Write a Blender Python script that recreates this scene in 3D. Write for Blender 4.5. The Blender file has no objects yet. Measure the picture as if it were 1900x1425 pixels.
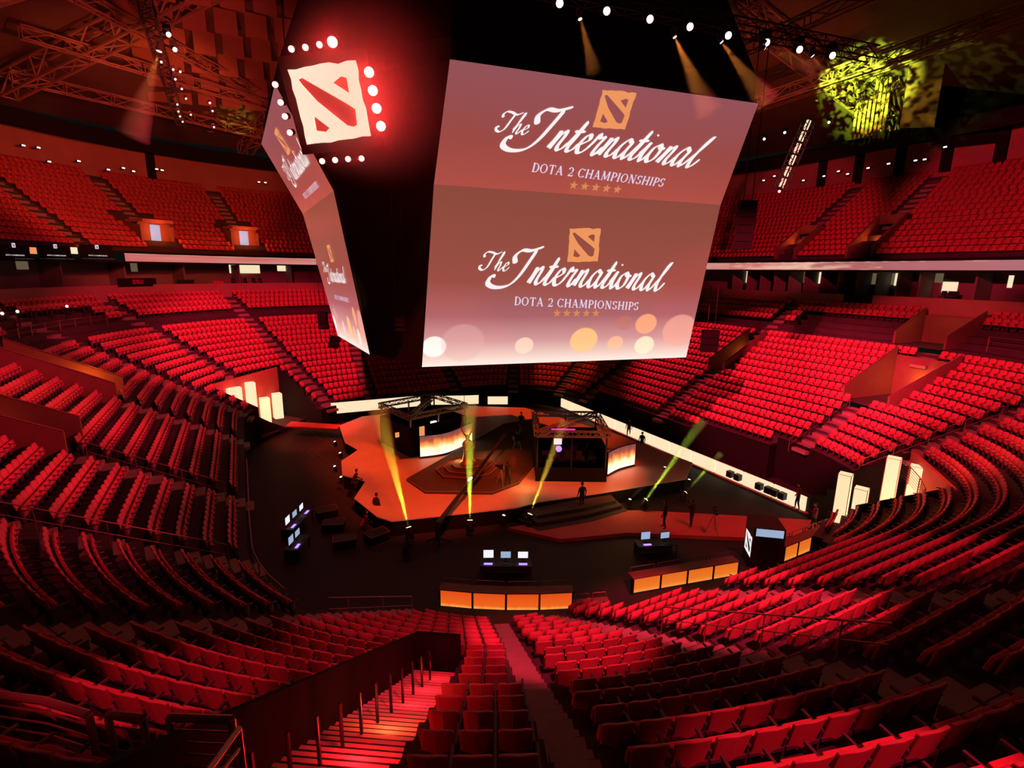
import bpy, math, random
import numpy as np
from math import sin, cos, pi, radians, degrees, hypot, atan2, sqrt
from mathutils import Vector, Matrix

random.seed(7)
SC = bpy.context.scene
COL = SC.collection

# ------------------------------------------------------------------ camera
F_PX, CAM_H = 960.0, 15.0
PITCH, ROLL, YAW = radians(12.3), radians(0.7), radians(27.5)
_cp, _sp, _cr, _sr, _cy, _sy = cos(PITCH), sin(PITCH), cos(ROLL), sin(ROLL), cos(YAW), sin(YAW)
CM = (np.array([[_cr, -_sr, 0], [_sr, _cr, 0], [0, 0, 1]]) @ np.array([[1, 0, 0], [0, -_sp, -_cp], [0, _cp, -_sp]])
      @ np.array([[_cy, -_sy, 0], [_sy, _cy, 0], [0, 0, 1]]))
cam_data = bpy.data.cameras.new('camera')
cam_data.sensor_width = 36
cam_data.lens = F_PX / 1900 * 36
cam_data.clip_end = 500
cam = bpy.data.objects.new('camera', cam_data)
COL.objects.link(cam)
_r = Matrix(((CM[0][0], -CM[1][0], -CM[2][0]), (CM[0][1], -CM[1][1], -CM[2][1]), (CM[0][2], -CM[1][2], -CM[2][2])))
cam.matrix_world = Matrix.Translation((0, 0, CAM_H)) @ _r.to_4x4()
SC.camera = cam


def ray(x, y):
    return CM.T @ np.array([(x - 950) / F_PX, (y - 712.5) / F_PX, 1.0])


def at(x, y, z=None, X=None, Y=None, depth=None):
    """world point seen at a photo position, on a level, a wall line or at a depth"""
    d = ray(x, y)
    t = depth if depth is not None else ((z - CAM_H) / d[2] if z is not None else (X / d[0] if X is not None else Y / d[1]))
    return Vector((t * d[0], t * d[1], CAM_H + t * d[2]))


def depth_of(p):
    return float(CM[2] @ np.array([p[0], p[1], p[2] - CAM_H]))


def screen(p):
    c = CM @ np.array([p[0], p[1], p[2] - CAM_H])
    return 950 + F_PX * c[0] / c[2], 712.5 + F_PX * c[1] / c[2], c[2]


# ------------------------------------------------------------------ world, exposure
w = bpy.data.worlds.new('world')
SC.world = w
w.use_nodes = True
w.node_tree.nodes['Background'].inputs[0].default_value = (0.35, 0.8, 0.7, 1)
w.node_tree.nodes['Background'].inputs[1].default_value = 0.006
SC.view_settings.view_transform = 'Standard'
SC.view_settings.look = 'None'
SC.view_settings.gamma = 1
SC.view_settings.exposure = 0.0
SC.view_settings.use_curve_mapping = False
SC.cycles.max_bounces = 4
SC.cycles.diffuse_bounces = 2
SC.cycles.glossy_bounces = 1
SC.cycles.transmission_bounces = 2
SC.cycles.volume_bounces = 0
SC.cycles.caustics_reflective = False
SC.cycles.caustics_refractive = False
SC.cycles.sample_clamp_indirect = 4
SC.cycles.use_light_tree = True

# ------------------------------------------------------------------ house lights of the rig (top of the hall)
RED = (1.0, 0.03, 0.085)
WARM = (1.0, 0.13, 0.03)
GOLD = (1.0, 0.42, 0.06)


def lamp_spot(loc, target, power, color, cone=40, blend=0.5, radius=0.25, name='stage_wash_light', gobo=None):
    l = bpy.data.lights.new(name, 'SPOT')
    l.energy = power
    l.color = color
    l.spot_size = radians(cone)
    l.spot_blend = blend
    l.shadow_soft_size = radius
    o = bpy.data.objects.new(name, l)
    COL.objects.link(o)
    o.location = loc
    d = Vector(target) - Vector(loc)
    o.rotation_euler = d.to_track_quat('-Z', 'Y').to_euler()
    if gobo:
        l.use_nodes = True
        nt = l.node_tree
        em = nt.nodes['Emission']
        tc = nt.nodes.new('ShaderNodeTexCoord')
        vo = nt.nodes.new('ShaderNodeTexNoise')
        vo.inputs['Scale'].default_value = gobo
        vo.inputs['Detail'].default_value = 1.5
        rm = nt.nodes.new('ShaderNodeValToRGB')
        rm.color_ramp.elements[0].position = 0.47
        rm.color_ramp.elements[1].position = 0.55
        nt.links.new(tc.outputs['Normal'], vo.inputs['Vector'])
        nt.links.new(vo.outputs['Fac'], rm.inputs['Fac'])
        nt.links.new(rm.outputs['Color'], em.inputs['Strength'])
    return o


K = 1000
HOUSE = [
    # right stand
    ((4, 12, 25), (38, 25, 6), 145 * K, RED, 27), ((6, 9, 25), (37, 15, 7), 62 * K, RED, 24), ((3, 10, 26), (44, 20, 9), 70 * K, RED, 20),
    ((31, 50, 27), (41, 34, 6), 36 * K, RED, 44), ((30, 16, 26), (31, 10, 3), 3.8 * K, RED, 60),
    # left stand
    ((31, 12, 26), (-10, 30, 10), 53.5 * K, RED, 22), ((28, 8, 26), (-10, 22, 9), 32.1 * K, RED, 20), ((12, 10, 26), (-8, 40, 8), 39.3 * K, RED, 24),
    # far stand
    ((-3, 22, 27), (2, 57, 8), 106.3 * K, RED, 32), ((0, 24, 26), (-6, 54, 9), 41.6 * K, RED, 30), ((15, 51, 26), (9, 60, 6), 52 * K, RED, 50), ((22, 51, 26), (24, 60, 5), 22 * K, RED, 50),
    # near stand, from the catwalk over the camera
    ((2, -4, 27), (7.6, 11.6, 4.3), 52 * K, RED, 12), ((6, -4, 27), (13.0, 10.2, 4.6), 80 * K, RED, 15), ((10, -4, 27), (19, 9.5, 4.6), 20 * K, RED, 15),
    ((2, -4, 27), (3.2, 12.4, 4.8), 13 * K, RED, 15), ((4, -6, 26), (5.2, 1.7, 10.4), 22 * K, RED, 10.5), ((-4, -2, 26), (-1.6, 8.7, 9.0), 15 * K, RED, 8.5),
    # upper deck
    ((2, 40, 24), (-12, 78, 27), 15 * K, WARM, 60), ((24, 34, 24), (66, 34, 27), 14 * K, WARM, 50),
    ((16, 16, 24), (60, 22, 21), 43.7 * K, RED, 26), ((30, 18, 24), (58, 42, 20), 21.8 * K, RED, 34), ((-2, 30, 24), (-4, 76, 20), 10 * K, RED, 50),
    ((-2, 26, 24), (-20, 62, 20), 4 * K, RED, 40),
    ((24, 2, 24), (31.5, 14.5, 3), 9 * K, WARM, 14),
    # warm shafts down the far aisles
    ((12, 50, 25), (11, 57, 4), 9.0 * K, GOLD, 14), ((20, 50, 25), (20.5, 55, 3.5), 7.0 * K, GOLD, 13), ((31, 50, 25), (33, 50, 4), 10.0 * K, WARM, 22),
]
for a in HOUSE:
    lamp_spot(*a)
# stage wash
ORA = (1, .06, .008)
STAGE_WASH = [((8, 14, 25), (11, 33, 1), 42 * K, ORA, 30), ((24, 14, 25), (20, 31, 1), 30 * K, ORA, 26),
              ((3, 52, 26), (11, 42, 1), 24 * K, ORA, 36), ((32, 50, 26), (24, 41, 1), 24 * K, ORA, 38), ((17, 52, 26), (17, 46, 1), 8 * K, ORA, 40),
              ((24, 8, 25), (25, 18.5, .4), 10 * K, (1, .025, .03), 22), ((0, 40, 26), (5, 48, 1), 22 * K, (1, .03, .03), 20)]
for a in STAGE_WASH:
    lamp_spot(*a)


def lamp_area(loc, target, power, color, size, name='added_fill_light'):
    l = bpy.data.lights.new(name, 'AREA')
    l.energy = power
    l.color = color
    l.size = size
    o = bpy.data.objects.new(name, l)
    COL.objects.link(o)
    o.location = loc
    o.rotation_euler = (Vector(target) - Vector(loc)).to_track_quat('-Z', 'Y').to_euler()
    return o


lamp_area((17, 30, 33), (17, 30, 0), 170, (1, .12, .10), 30)  # unseen area lights added as a dim overall fill
lamp_spot((-1, 30, 22), (-8, 62, 33), 13000, (1, .08, .05), 75, 1, .3, 'roof_uplight')
lamp_spot((34, 30, 22), (48, 40, 34), 5000, (1, .12, .05), 80, 1, .3, 'roof_uplight')
lamp_area((4, -2, 30), (8, 16, 2), 60, (1, .38, .38), 12)


# ------------------------------------------------------------------ materials
def mat(name, color, rough=0.7, emit=None, strength=1.0, metal=0.0, noise=None, spec=0.3):
    m = bpy.data.materials.new(name)
    m.use_nodes = True
    nt = m.node_tree
    b = nt.nodes['Principled BSDF']
    b.inputs['Base Color'].default_value = (*color, 1)
    b.inputs['Roughness'].default_value = rough
    b.inputs['Metallic'].default_value = metal
    b.inputs['Specular IOR Level'].default_value = spec
    if emit:
        b.inputs['Emission Color'].default_value = (*emit, 1)
        b.inputs['Emission Strength'].default_value = strength
    if noise:
        tc = nt.nodes.new('ShaderNodeTexCoord')
        n = nt.nodes.new('ShaderNodeTexNoise')
        n.inputs['Scale'].default_value = noise[0]
        n.inputs['Detail'].default_value = 4
        r = nt.nodes.new('ShaderNodeMapRange')
        r.inputs[3].default_value = 1 - noise[1]
        r.inputs[4].default_value = 1 + noise[1]
        mx = nt.nodes.new('ShaderNodeMix')
        mx.data_type = 'RGBA'
        mx.blend_type = 'MULTIPLY'
        mx.inputs[0].default_value = 1
        mx.inputs[6].default_value = (*color, 1)
        nt.links.new(tc.outputs['Object'], n.inputs['Vector'])
        nt.links.new(n.outputs['Fac'], r.inputs[0])
        nt.links.new(r.outputs[0], mx.inputs[7])
        nt.links.new(mx.outputs[2], b.inputs['Base Color'])
    return m


M = dict(
    seat=mat('seat fabric', (.52, .07, .08), .75, noise=(30, .12)),
    shell=mat('seat shell', (.50, .11, .115), .55, noise=(12, .1)),
    arm=mat('seat arm plastic', (.09, .07, .07), .5),
    steel=mat('seat bracket steel', (.10, .09, .09), .5, metal=.3),
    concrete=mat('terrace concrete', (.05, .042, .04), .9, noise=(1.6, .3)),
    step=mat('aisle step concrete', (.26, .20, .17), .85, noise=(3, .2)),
    wallp=mat('painted wall', (.22, .17, .16), .85, noise=(.8, .2)),
    parapet=mat('parapet wall', (.19, .11, .065), .7, noise=(2, .15)),
    redwall=mat('upper wall panel', (.34, .17, .14), .8, noise=(.6, .2)),
    dark=mat('black drape', (.012, .012, .012), .95, noise=(4, .3), spec=.1),
    black=mat('black metal', (.02, .02, .02), .5),
    truss=mat('truss aluminium', (.30, .28, .27), .45, metal=.5),
    roofm=mat('roof steel deck', (.16, .11, .10), .85, noise=(.5, .35)),
    beam=mat('roof beam paint', (.32, .20, .18), .7, noise=(1, .2)),
    rail=mat('handrail metal', (.28, .17, .13), .4, metal=.5),
    floor=mat('arena floor', (.028, .025, .024), .75, noise=(.7, .3)),
    stage=mat('stage deck', (.60, .49, .42), .45, noise=(.8, .12)),
    dais=mat('dais carpet', (.075, .06, .058), .8, noise=(2, .2)),
    red_carpet=mat('red runway carpet', (.55, .10, .10), .85, noise=(2, .15)),
    cream=mat('lit panel cream', (.5, .45, .4), .5, emit=(1, .78, .50), strength=1.0),
    pillar=mat('lit pillar', (.5, .4, .3), .5, emit=(1, .74, .42), strength=1.05),
    seamm=mat('pillar seam', (.35, .22, .12), .6),
    sign=mat('lit sign', (.5, .45, .4), .5, emit=(1, .82, .62), strength=1.0),
    redlamp=mat('red lamp lens', (.9, .2, .15), .3, emit=(1, .42, .34), strength=5),
    warmlamp=mat('warm lamp lens', (.9, .8, .7), .3, emit=(1, .72, .55), strength=5),
    yellowlamp=mat('yellow lamp lens', (.9, .8, .5), .3, emit=(1, .95, .45), strength=6),
    smalllamp=mat('small white lamp', (.9, .9, .85), .3, emit=(1, .86, .75), strength=2.2),
    white=mat('white letter', (.04, .04, .04), .5, emit=(1, .93, .93), strength=.95),
    lilac=mat('lilac letter', (.04, .04, .04), .5, emit=(.9, .78, 1), strength=.85),
    orange=mat('orange emblem', (.05, .02, .01), .5, emit=(1, .36, .13), strength=.85),
    star=mat('dim star', (.03, .01, .01), .5, emit=(.75, .27, .11), strength=.9),
    bluescreen=mat('monitor glow', (.2, .25, .3), .4, emit=(.30, .42, .60), strength=1.0),
    whitescreen=mat('bright monitor glow', (.5, .5, .55), .4, emit=(.85, .88, 1), strength=1.0),
    glass=mat('suite window', (.3, .28, .2), .4, emit=(1, .86, .55), strength=.9),
    glassdim=mat('suite interior wall', (.3, .28, .2), .6, emit=(.22, .17, .10), strength=.5),
    glassblue=mat('doorway daylight', (.03, .04, .05), .5, emit=(.42, .52, .74), strength=.8),
    skin=mat('skin', (.5, .3, .22), .6),
    cloth=mat('dark clothes', (.03, .028, .03), .9),
    clothred=mat('red shirt', (.4, .05, .05), .9),
    hair=mat('hair', (.03, .02, .015), .8),
    leaf=mat('bronze statue', (.30, .18, .07), .45, metal=.6),
    purple=mat('purple lamp', (.3, .2, .9), .4, emit=(.22, .12, 1), strength=3),
    magenta=mat('magenta truss glow', (.6, .1, .5), .4, emit=(.8, .05, .55), strength=.6),
    banner=mat('hanging banner fabric', (.40, .30, .20), .85, noise=(1.5, .25)),
    tunnelwall=mat('tunnel wall paint', (.40, .12, .08), .8, noise=(1.2, .2)),
    stairlit=mat('brightened stair tread', (.62, .48, .44), .8, noise=(3, .15)),  # step concrete made paler, part of the stair's glow put into its colour
    redpaint=mat('red sign backing', (.8, .03, .03), .6),
    orange_panel=None,
)


def ramp_mat(name, stops, axis='Y', strength=1.0, wobble=0.0, scale=3.0):
    """a lit screen: colour along the sheet's generated axis"""
    m = bpy.data.materials.new(name)
    m.use_nodes = True
    nt = m.node_tree
    b = nt.nodes['Principled BSDF']
    b.inputs['Base Color'].default_value = (.02, .02, .02, 1)
    b.inputs['Roughness'].default_value = .4
    uv = nt.nodes.new('ShaderNodeTexCoord')
    sep = nt.nodes.new('ShaderNodeSeparateXYZ')
    nt.links.new(uv.outputs['UV'], sep.inputs[0])
    src = sep.outputs[axis]
    if wobble:
        n = nt.nodes.new('ShaderNodeTexNoise')
        n.inputs['Scale'].default_value = scale
        mp = nt.nodes.new('ShaderNodeMapping')
        mp.inputs['Scale'].default_value = (3, .5, 1)
        nt.links.new(uv.outputs['UV'], mp.inputs[0])
        nt.links.new(mp.outputs[0], n.inputs['Vector'])
        ma = nt.nodes.new('ShaderNodeMath')
        ma.operation = 'MULTIPLY_ADD'
        ma.inputs[1].default_value = wobble
        nt.links.new(n.outputs['Fac'], ma.inputs[0])
        nt.links.new(src, ma.inputs[2])
        mb = nt.nodes.new('ShaderNodeMath')
        mb.operation = 'SUBTRACT'
        mb.inputs[1].default_value = wobble * .5
        nt.links.new(ma.outputs[0], mb.inputs[0])
        src = mb.outputs[0]
    rp = nt.nodes.new('ShaderNodeValToRGB')
    cr = rp.color_ramp
    while len(cr.elements) < len(stops):
        cr.elements.new(.5)
    for e, (p, c) in zip(cr.elements, stops):
        e.position = p
        e.color = (*c, 1)
    nt.links.new(src, rp.inputs[0])
    nt.links.new(rp.outputs[0], b.inputs['Emission Color'])
    b.inputs['Emission Strength'].default_value = strength
    return m, nt, rp, uv, b


M['orange_panel'] = ramp_mat('orange barrier screen', [(0, (1, .40, .08)), (.2, (.86, .13, .012)), (1, (.78, .075, .008))], 'Y', 1.0, .25, 2.0)[0]
M['amber_panel'] = ramp_mat('amber barrier screen', [(0, (1, .34, .06)), (.3, (.88, .20, .018)), (1, (.82, .15, .014))], 'Y', .95, .2, 2.0)[0]
M['fire'] = ramp_mat('fire screen', [(0, (1.1, .9, .75)), (.35, (1.1, .80, .45)), (.55, (.9, .30, .05)), (.8, (.35, .06, .04)), (1, (.12, .05, .05))], 'Y', 1.3, .7, 2.2)[0]
M['ribbon_left'] = ramp_mat('ribbon screen', [(0, (.75, .30, .25)), (.3, (.85, .50, .42)), (1, (.75, .18, .16))], 'X', .8, .8, 4)[0]
M['ribbon_right'] = ramp_mat('ribbon screen pale', [(0, (.5, .22, .26)), (.5, (.55, .16, .16)), (.7, (1, .62, .45)), (1, (.75, .22, .2))], 'X', .8, .8, 4)[0]


# ------------------------------------------------------------------ mesh builder
class MB:
    def __init__(self):
        self.v, self.f, self.uv = [], [], {}

    def add(self, vs, fs):
        o = len(self.v)
        self.v += [tuple(p) for p in vs]
        self.f += [tuple(i + o for i in f) for f in fs]

    def quad(self, a, b, c, d, uv=False):
        if uv:
            self.uv[len(self.f)] = ((0, 0), (1, 0), (1, 1), (0, 1))
        self.add([a, b, c, d], [(0, 1, 2, 3)])

    def hexa(self, p):   # 8 points: bottom 4 ccw, top 4
        self.add(p, [(3, 2, 1, 0), (4, 5, 6, 7), (0, 1, 5, 4), (1, 2, 6, 5), (2, 3, 7, 6), (3, 0, 4, 7)])

    def box(self, c, s, rz=0.0, bev=0):
        x, y, z = s[0] / 2, s[1] / 2, s[2] / 2
        R = Matrix.Rotation(rz, 3, 'Z')
        P = [Vector(c) + R @ Vector(q) for q in ((-x, -y, -z), (x, -y, -z), (x, y, -z), (-x, y, -z), (-x, -y, z), (x, -y, z), (x, y, z), (-x, y, z))]
        self.hexa(P)

    def prism(self, pts, z0, z1):
        n = len(pts)
        area = sum(pts[i][0] * pts[(i + 1) % n][1] - pts[(i + 1) % n][0] * pts[i][1] for i in range(n))
        if area < 0:
            pts = pts[::-1]
        self.add([(p[0], p[1], z0) for p in pts] + [(p[0], p[1], z1) for p in pts],
                 [tuple(range(n))[::-1], tuple(range(n, 2 * n))] + [(i, (i + 1) % n, n + (i + 1) % n, n + i) for i in range(n)])

    def tube(self, a, b, r, n=6, r2=None):
        a, b = Vector(a), Vector(b)
        r2 = r if r2 is None else r2
        d = (b - a)
        if d.length < 1e-6:
            return
        d.normalize()
        u = d.orthogonal().normalized()
        v = d.cross(u)
        P = [a + (u * cos(2 * pi * i / n) + v * sin(2 * pi * i / n)) * r for i in range(n)] + \
            [b + (u * cos(2 * pi * i / n) + v * sin(2 * pi * i / n)) * r2 for i in range(n)]
        self.add(P, [tuple(range(n))[::-1], tuple(range(n, 2 * n))] + [(i, (i + 1) % n, n + (i + 1) % n, n + i) for i in range(n)])

    def path(self, pts, r, n=6):
        for a, b in zip(pts, pts[1:]):
            self.tube(a, b, r, n)

    def ball(self, c, r, n=8, m=5, sz=1.0):
        vs = [(c[0], c[1], c[2] - r * sz)]
        for j in range(1, m):
            t = -pi / 2 + pi * j / m
            for i in range(n):
                vs.append((c[0] + r * cos(t) * cos(2 * pi * i / n), c[1] + r * cos(t) * sin(2 * pi * i / n), c[2] + r * sz * sin(t)))
        vs.append((c[0], c[1], c[2] + r * sz))
        fs = [(0, 1 + (i + 1) % n, 1 + i) for i in range(n)]
        for j in range(m - 2):
            for i in range(n):
                a = 1 + j * n
                fs.append((a + i, a + (i + 1) % n, a + n + (i + 1) % n, a + n + i))
        t = len(vs) - 1
        a = 1 + (m - 2) * n
        fs += [(a + i, a + (i + 1) % n, t) for i in range(n)]
        self.add(vs, fs)

    def build(self, name, m, parent=None, smooth=False, bevel=0.0):
        me = bpy.data.meshes.new(name)
        me.from_pydata(self.v, [], self.f)
        if self.uv:
            l = me.uv_layers.new()
            for p in me.polygons:
                if p.index in self.uv:
                    for li, q in zip(p.loop_indices, self.uv[p.index]):
                        l.data[li].uv = q
        me.materials.append(m)
        if smooth:
            me.shade_smooth()
        o = bpy.data.objects.new(name, me)
        COL.objects.link(o)
        if parent:
            o.parent = parent
        if bevel:
            b = o.modifiers.new('bevel', 'BEVEL')
            b.width = bevel
            b.segments = 2
        return o


def tag(o, label=None, cat=None, group=None, kind=None):
    for k, v in (('label', label), ('category', cat), ('group', group), ('kind', kind)):
        if v:
            o[k] = v
    return o


def empty(name, loc=(0, 0, 0), rz=0.0, label=None, cat=None, group=None):
    o = bpy.data.objects.new(name, None)
    o.empty_display_size = .2
    COL.objects.link(o)
    o.location = loc
    o.rotation_euler = (0, 0, rz)
    return tag(o, label, cat, group)


def copy_tree(root, loc=None, rz=None, label=None, rot=None):
    kids = list(root.children)
    r = root.copy()
    COL.objects.link(r)
    if loc is not None:
        r.location = loc
    if rz is not None:
        r.rotation_euler = (0, 0, rz)
    if rot is not None:
        r.rotation_euler = rot
    if label:
        r['label'] = label
    for ch in kids:
        c = ch.copy()
        COL.objects.link(c)
        c.parent = r
        for g in list(ch.children):
            d = g.copy()
            COL.objects.link(d)
            d.parent = c
    return r


def struct(o):
    o['kind'] = 'structure'
    return o


def ordinal(n):
    return {1: 'first', 2: 'second', 3: 'third', 4: 'fourth', 5: 'fifth', 6: 'sixth', 7: 'seventh', 8: 'eighth', 9: 'ninth', 10: 'tenth',
            11: 'eleventh', 12: 'twelfth', 13: 'thirteenth', 14: 'fourteenth', 15: 'fifteenth', 16: 'sixteenth', 17: 'seventeenth',
            18: 'eighteenth', 19: 'nineteenth', 20: 'twentieth'}.get(n, str(n) + 'th')


# ------------------------------------------------------------------ the bowl: a rounded rectangle round the floor, rows stepping out and up
X0, X1, Y0, Y1, RB = 2.7, 31.2, 15.0, 52.0, 8.5
TR, RI, Z0 = .85, .47, 1.3
QC = RB * pi / 2
LY, LX = Y1 - Y0 - 2 * RB, X1 - X0 - 2 * RB
SEG = [('L', LY), ('NL', QC), ('N', LX), ('NR', QC), ('R', LY), ('FR', QC), ('F', LX), ('FL', QC)]
START = {}
_a = 0.0
for _n, _l in SEG:
    START[_n] = _a
    _a += _l
STOT = _a
sL = lambda y: START['L'] + (Y1 - RB - y)
sNL = lambda a: START['NL'] + radians(a - 180) * RB
sN = lambda x: START['N'] + (x - X0 - RB)
sNR = lambda a: START['NR'] + radians(a - 270) * RB
sR = lambda y: START['R'] + (y - Y0 - RB)
sFR = lambda a: START['FR'] + radians(a) * RB
sF = lambda x: START['F'] + (X1 - RB - x)
sFL = lambda a: START['FL'] + radians(a - 90) * RB


def SP(s, D):
    """point on the row at distance D behind the first row, with the outward direction"""
    s = s % STOT
    for n, l in SEG:
        if s <= l + 1e-9:
            break
        s -= l
    if n == 'L':
        return X0 - D, Y1 - RB - s, -1.0, 0.0
    if n == 'N':
        return X0 + RB + s, Y0 - D, 0.0, -1.0
    if n == 'R':
        return X1 + D, Y0 + RB + s, 1.0, 0.0
    if n == 'F':
        return X1 - RB - s, Y1 + D, 0.0, 1.0
    a0, cx, cy = {'NL': (pi, X0 + RB, Y0 + RB), 'NR': (1.5 * pi, X1 - RB, Y0 + RB), 'FR': (0, X1 - RB, Y1 - RB), 'FL': (pi / 2, X0 + RB, Y1 - RB)}[n]
    a = a0 + s / RB
    return cx + (RB + D) * cos(a), cy + (RB + D) * sin(a), cos(a), sin(a)


def pt(s, D, z):
    q = SP(s, D)
    return Vector((q[0], q[1], z))


def lift(s):
    """the near end of the stand rakes a little more steeply"""
    s = s % STOT
    if s < START['NL'] or s > START['R']:
        return 0.0
    if s < START['N']:
        return min(1.0, max(0.0, (180 + degrees((s - START['NL']) / RB) - 182) / 18))
    if s < START['NR']:
        return 1.0
    return 1.0 - min(1.0, max(0.0, (degrees((s - START['NR']) / RB) - 15) / 40))


def zk(k, s=None):
    return Z0 + RI * k + (0.0 if s is None else (.035 * max(0, k + 2) + .025 * max(0, k - 8)) * lift(s))


def s_breaks(s1, s2, step=1.2):
    cuts = {s1, s2}
    for n, l in SEG:
        for base in (0, STOT):
            v = START[n] + base
            if s1 < v < s2:
                cuts.add(v)
    cuts = sorted(cuts)
    out = []
    for a, b in zip(cuts, cuts[1:]):
        nn = max(1, int(math.ceil((b - a) / step)))
        out += [a + (b - a) * i / nn for i in range(nn)]
    return out + [cuts[-1]]


AISLES = [sL(39), sL(28.3), sNL(190), sNL(215), sNL(247.7), sNL(264.3), sN(14.8), sNR(324), sR(22), sR(34), sFR(5), sFR(28), sFR(62), sF(20.5), sF(11.2),
          sFL(117), sFL(144), sFL(166)]
K_TOP = 17
# openings in the stand: s from, s to, row from, row to
VOIDS = dict(
    near=(sNL(235.4), sNL(240.7), 6, 17),
    right_one=(sR(21.0), sR(22.7), 10, 16), right_two=(sR(33.1), sR(34.8), 10, 16),
    left_one=(sL(40.4), sL(38.3), 12, 18), left_two=(sL(30.0), sL(27.6), 12, 18),
    tunnel_right=(sNR(300), sNR(323), -3, 7), tunnel_left=(sFL(124), sFL(157), -3, 8),
    right_three=(sNR(349), sNR(357.5), 18, 23),
)


def k_min(s):
    s = s % STOT
    if s < START['NL']:
        return 4
    if s < sNL(213):
        return 4
    if s < START['N'] + 1:
        return -2
    if s < START['NR']:
        return 1 if s < sN(12) else 2 if s < sN(14) else 3 if s < sN(17.4) else 4
    if s < sNR(278):
        return 3
    if s < sNR(288):
        return 2
    if s < sNR(322):
        return 1
    if s < START['R']:
        return 4
    if s < sR(30):
        return 3
    if s < START['FR']:
        return 2
    if s < START['FL']:
        return 1
    return 1 if s < sFL(124) else 4


def in_void(s, k, pad=0.0):
    for a, b, k1, k2 in VOIDS.values():
        if a - pad <= s % STOT <= b + pad and k1 <= k < k2:
            return True
    return False


# --- terrace floor: treads and risers
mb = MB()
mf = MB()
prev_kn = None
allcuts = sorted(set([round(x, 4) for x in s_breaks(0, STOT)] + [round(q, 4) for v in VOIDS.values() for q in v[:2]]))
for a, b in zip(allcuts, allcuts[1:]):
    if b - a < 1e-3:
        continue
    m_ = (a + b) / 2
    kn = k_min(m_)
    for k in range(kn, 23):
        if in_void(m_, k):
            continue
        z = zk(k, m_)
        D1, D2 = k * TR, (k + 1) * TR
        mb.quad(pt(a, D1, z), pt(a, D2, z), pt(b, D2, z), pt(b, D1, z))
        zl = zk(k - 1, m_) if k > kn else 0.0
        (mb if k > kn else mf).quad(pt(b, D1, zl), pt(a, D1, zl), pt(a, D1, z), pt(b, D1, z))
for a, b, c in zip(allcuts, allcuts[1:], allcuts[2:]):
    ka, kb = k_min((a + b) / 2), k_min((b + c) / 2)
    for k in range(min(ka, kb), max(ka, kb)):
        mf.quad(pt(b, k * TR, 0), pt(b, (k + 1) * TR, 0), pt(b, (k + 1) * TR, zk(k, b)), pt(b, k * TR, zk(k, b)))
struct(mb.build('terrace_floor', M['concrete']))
struct(mf.build('stand_front_wall', M['dark']))

# --- arena floor
mb = MB()
mb.box((17, 33, -.15), (90, 110, .3))
struct(mb.build('floor', M['floor']))

# --- the aisles
AISLE_W = 1.15


def aisle_w(i):
    return .62 if i % 18 == 4 else AISLE_W


aisle_words = ['left stand up beside the long orange parapet', 'left stand between the two long parapets', 'left stand where rows start to curve',
               'end of the sharply curved left rows', 'near stand beside the glowing opening', 'near stand with black seat ends along it',
               'near stand below the lit pillars', 'right corner above the lit pillars', 'right stand under the first walled opening',
               'right stand under the second walled opening', 'far corner hidden behind the big screen', 'far corner behind the stage, orange lit',
               'far stand behind the stage screen', 'far stand above the white strip, amber lit', 'far stand under the hanging cube edge, orange lit',
               'far corner above the lit pillars', 'far corner leading to the upper platform', 'far left corner with dark seat ends']
for ia, s in enumerate(AISLES):
    runs, cur = [], []
    for k in range(k_min(s), 23):
        if in_void(s, k, .3):
            if cur:
                runs.append(cur)
            cur = []
        else:
            cur.append(k)
    if cur:
        runs.append(cur)
    for ir, ks in enumerate(runs):
        mb = MB()
        for k in ks:
            D1 = k * TR
            x, y, nx, ny = SP(s, D1 - TR * .22)
            mb.box((x, y, zk(k, s) - RI * .75), (TR * .44, aisle_w(ia), RI * .5), atan2(ny, nx))
            x, y, nx, ny = SP(s, D1 + TR * .32)
            mb.box((x, y, zk(k, s) + .01), (TR * .62, aisle_w(ia), .02), atan2(ny, nx))
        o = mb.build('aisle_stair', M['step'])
        tag(o, 'concrete stepped aisle, ' + aisle_words[ia] + (', upper part' if ir else ''), 'stairs', 'stepped aisles of the lower stand')


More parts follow.
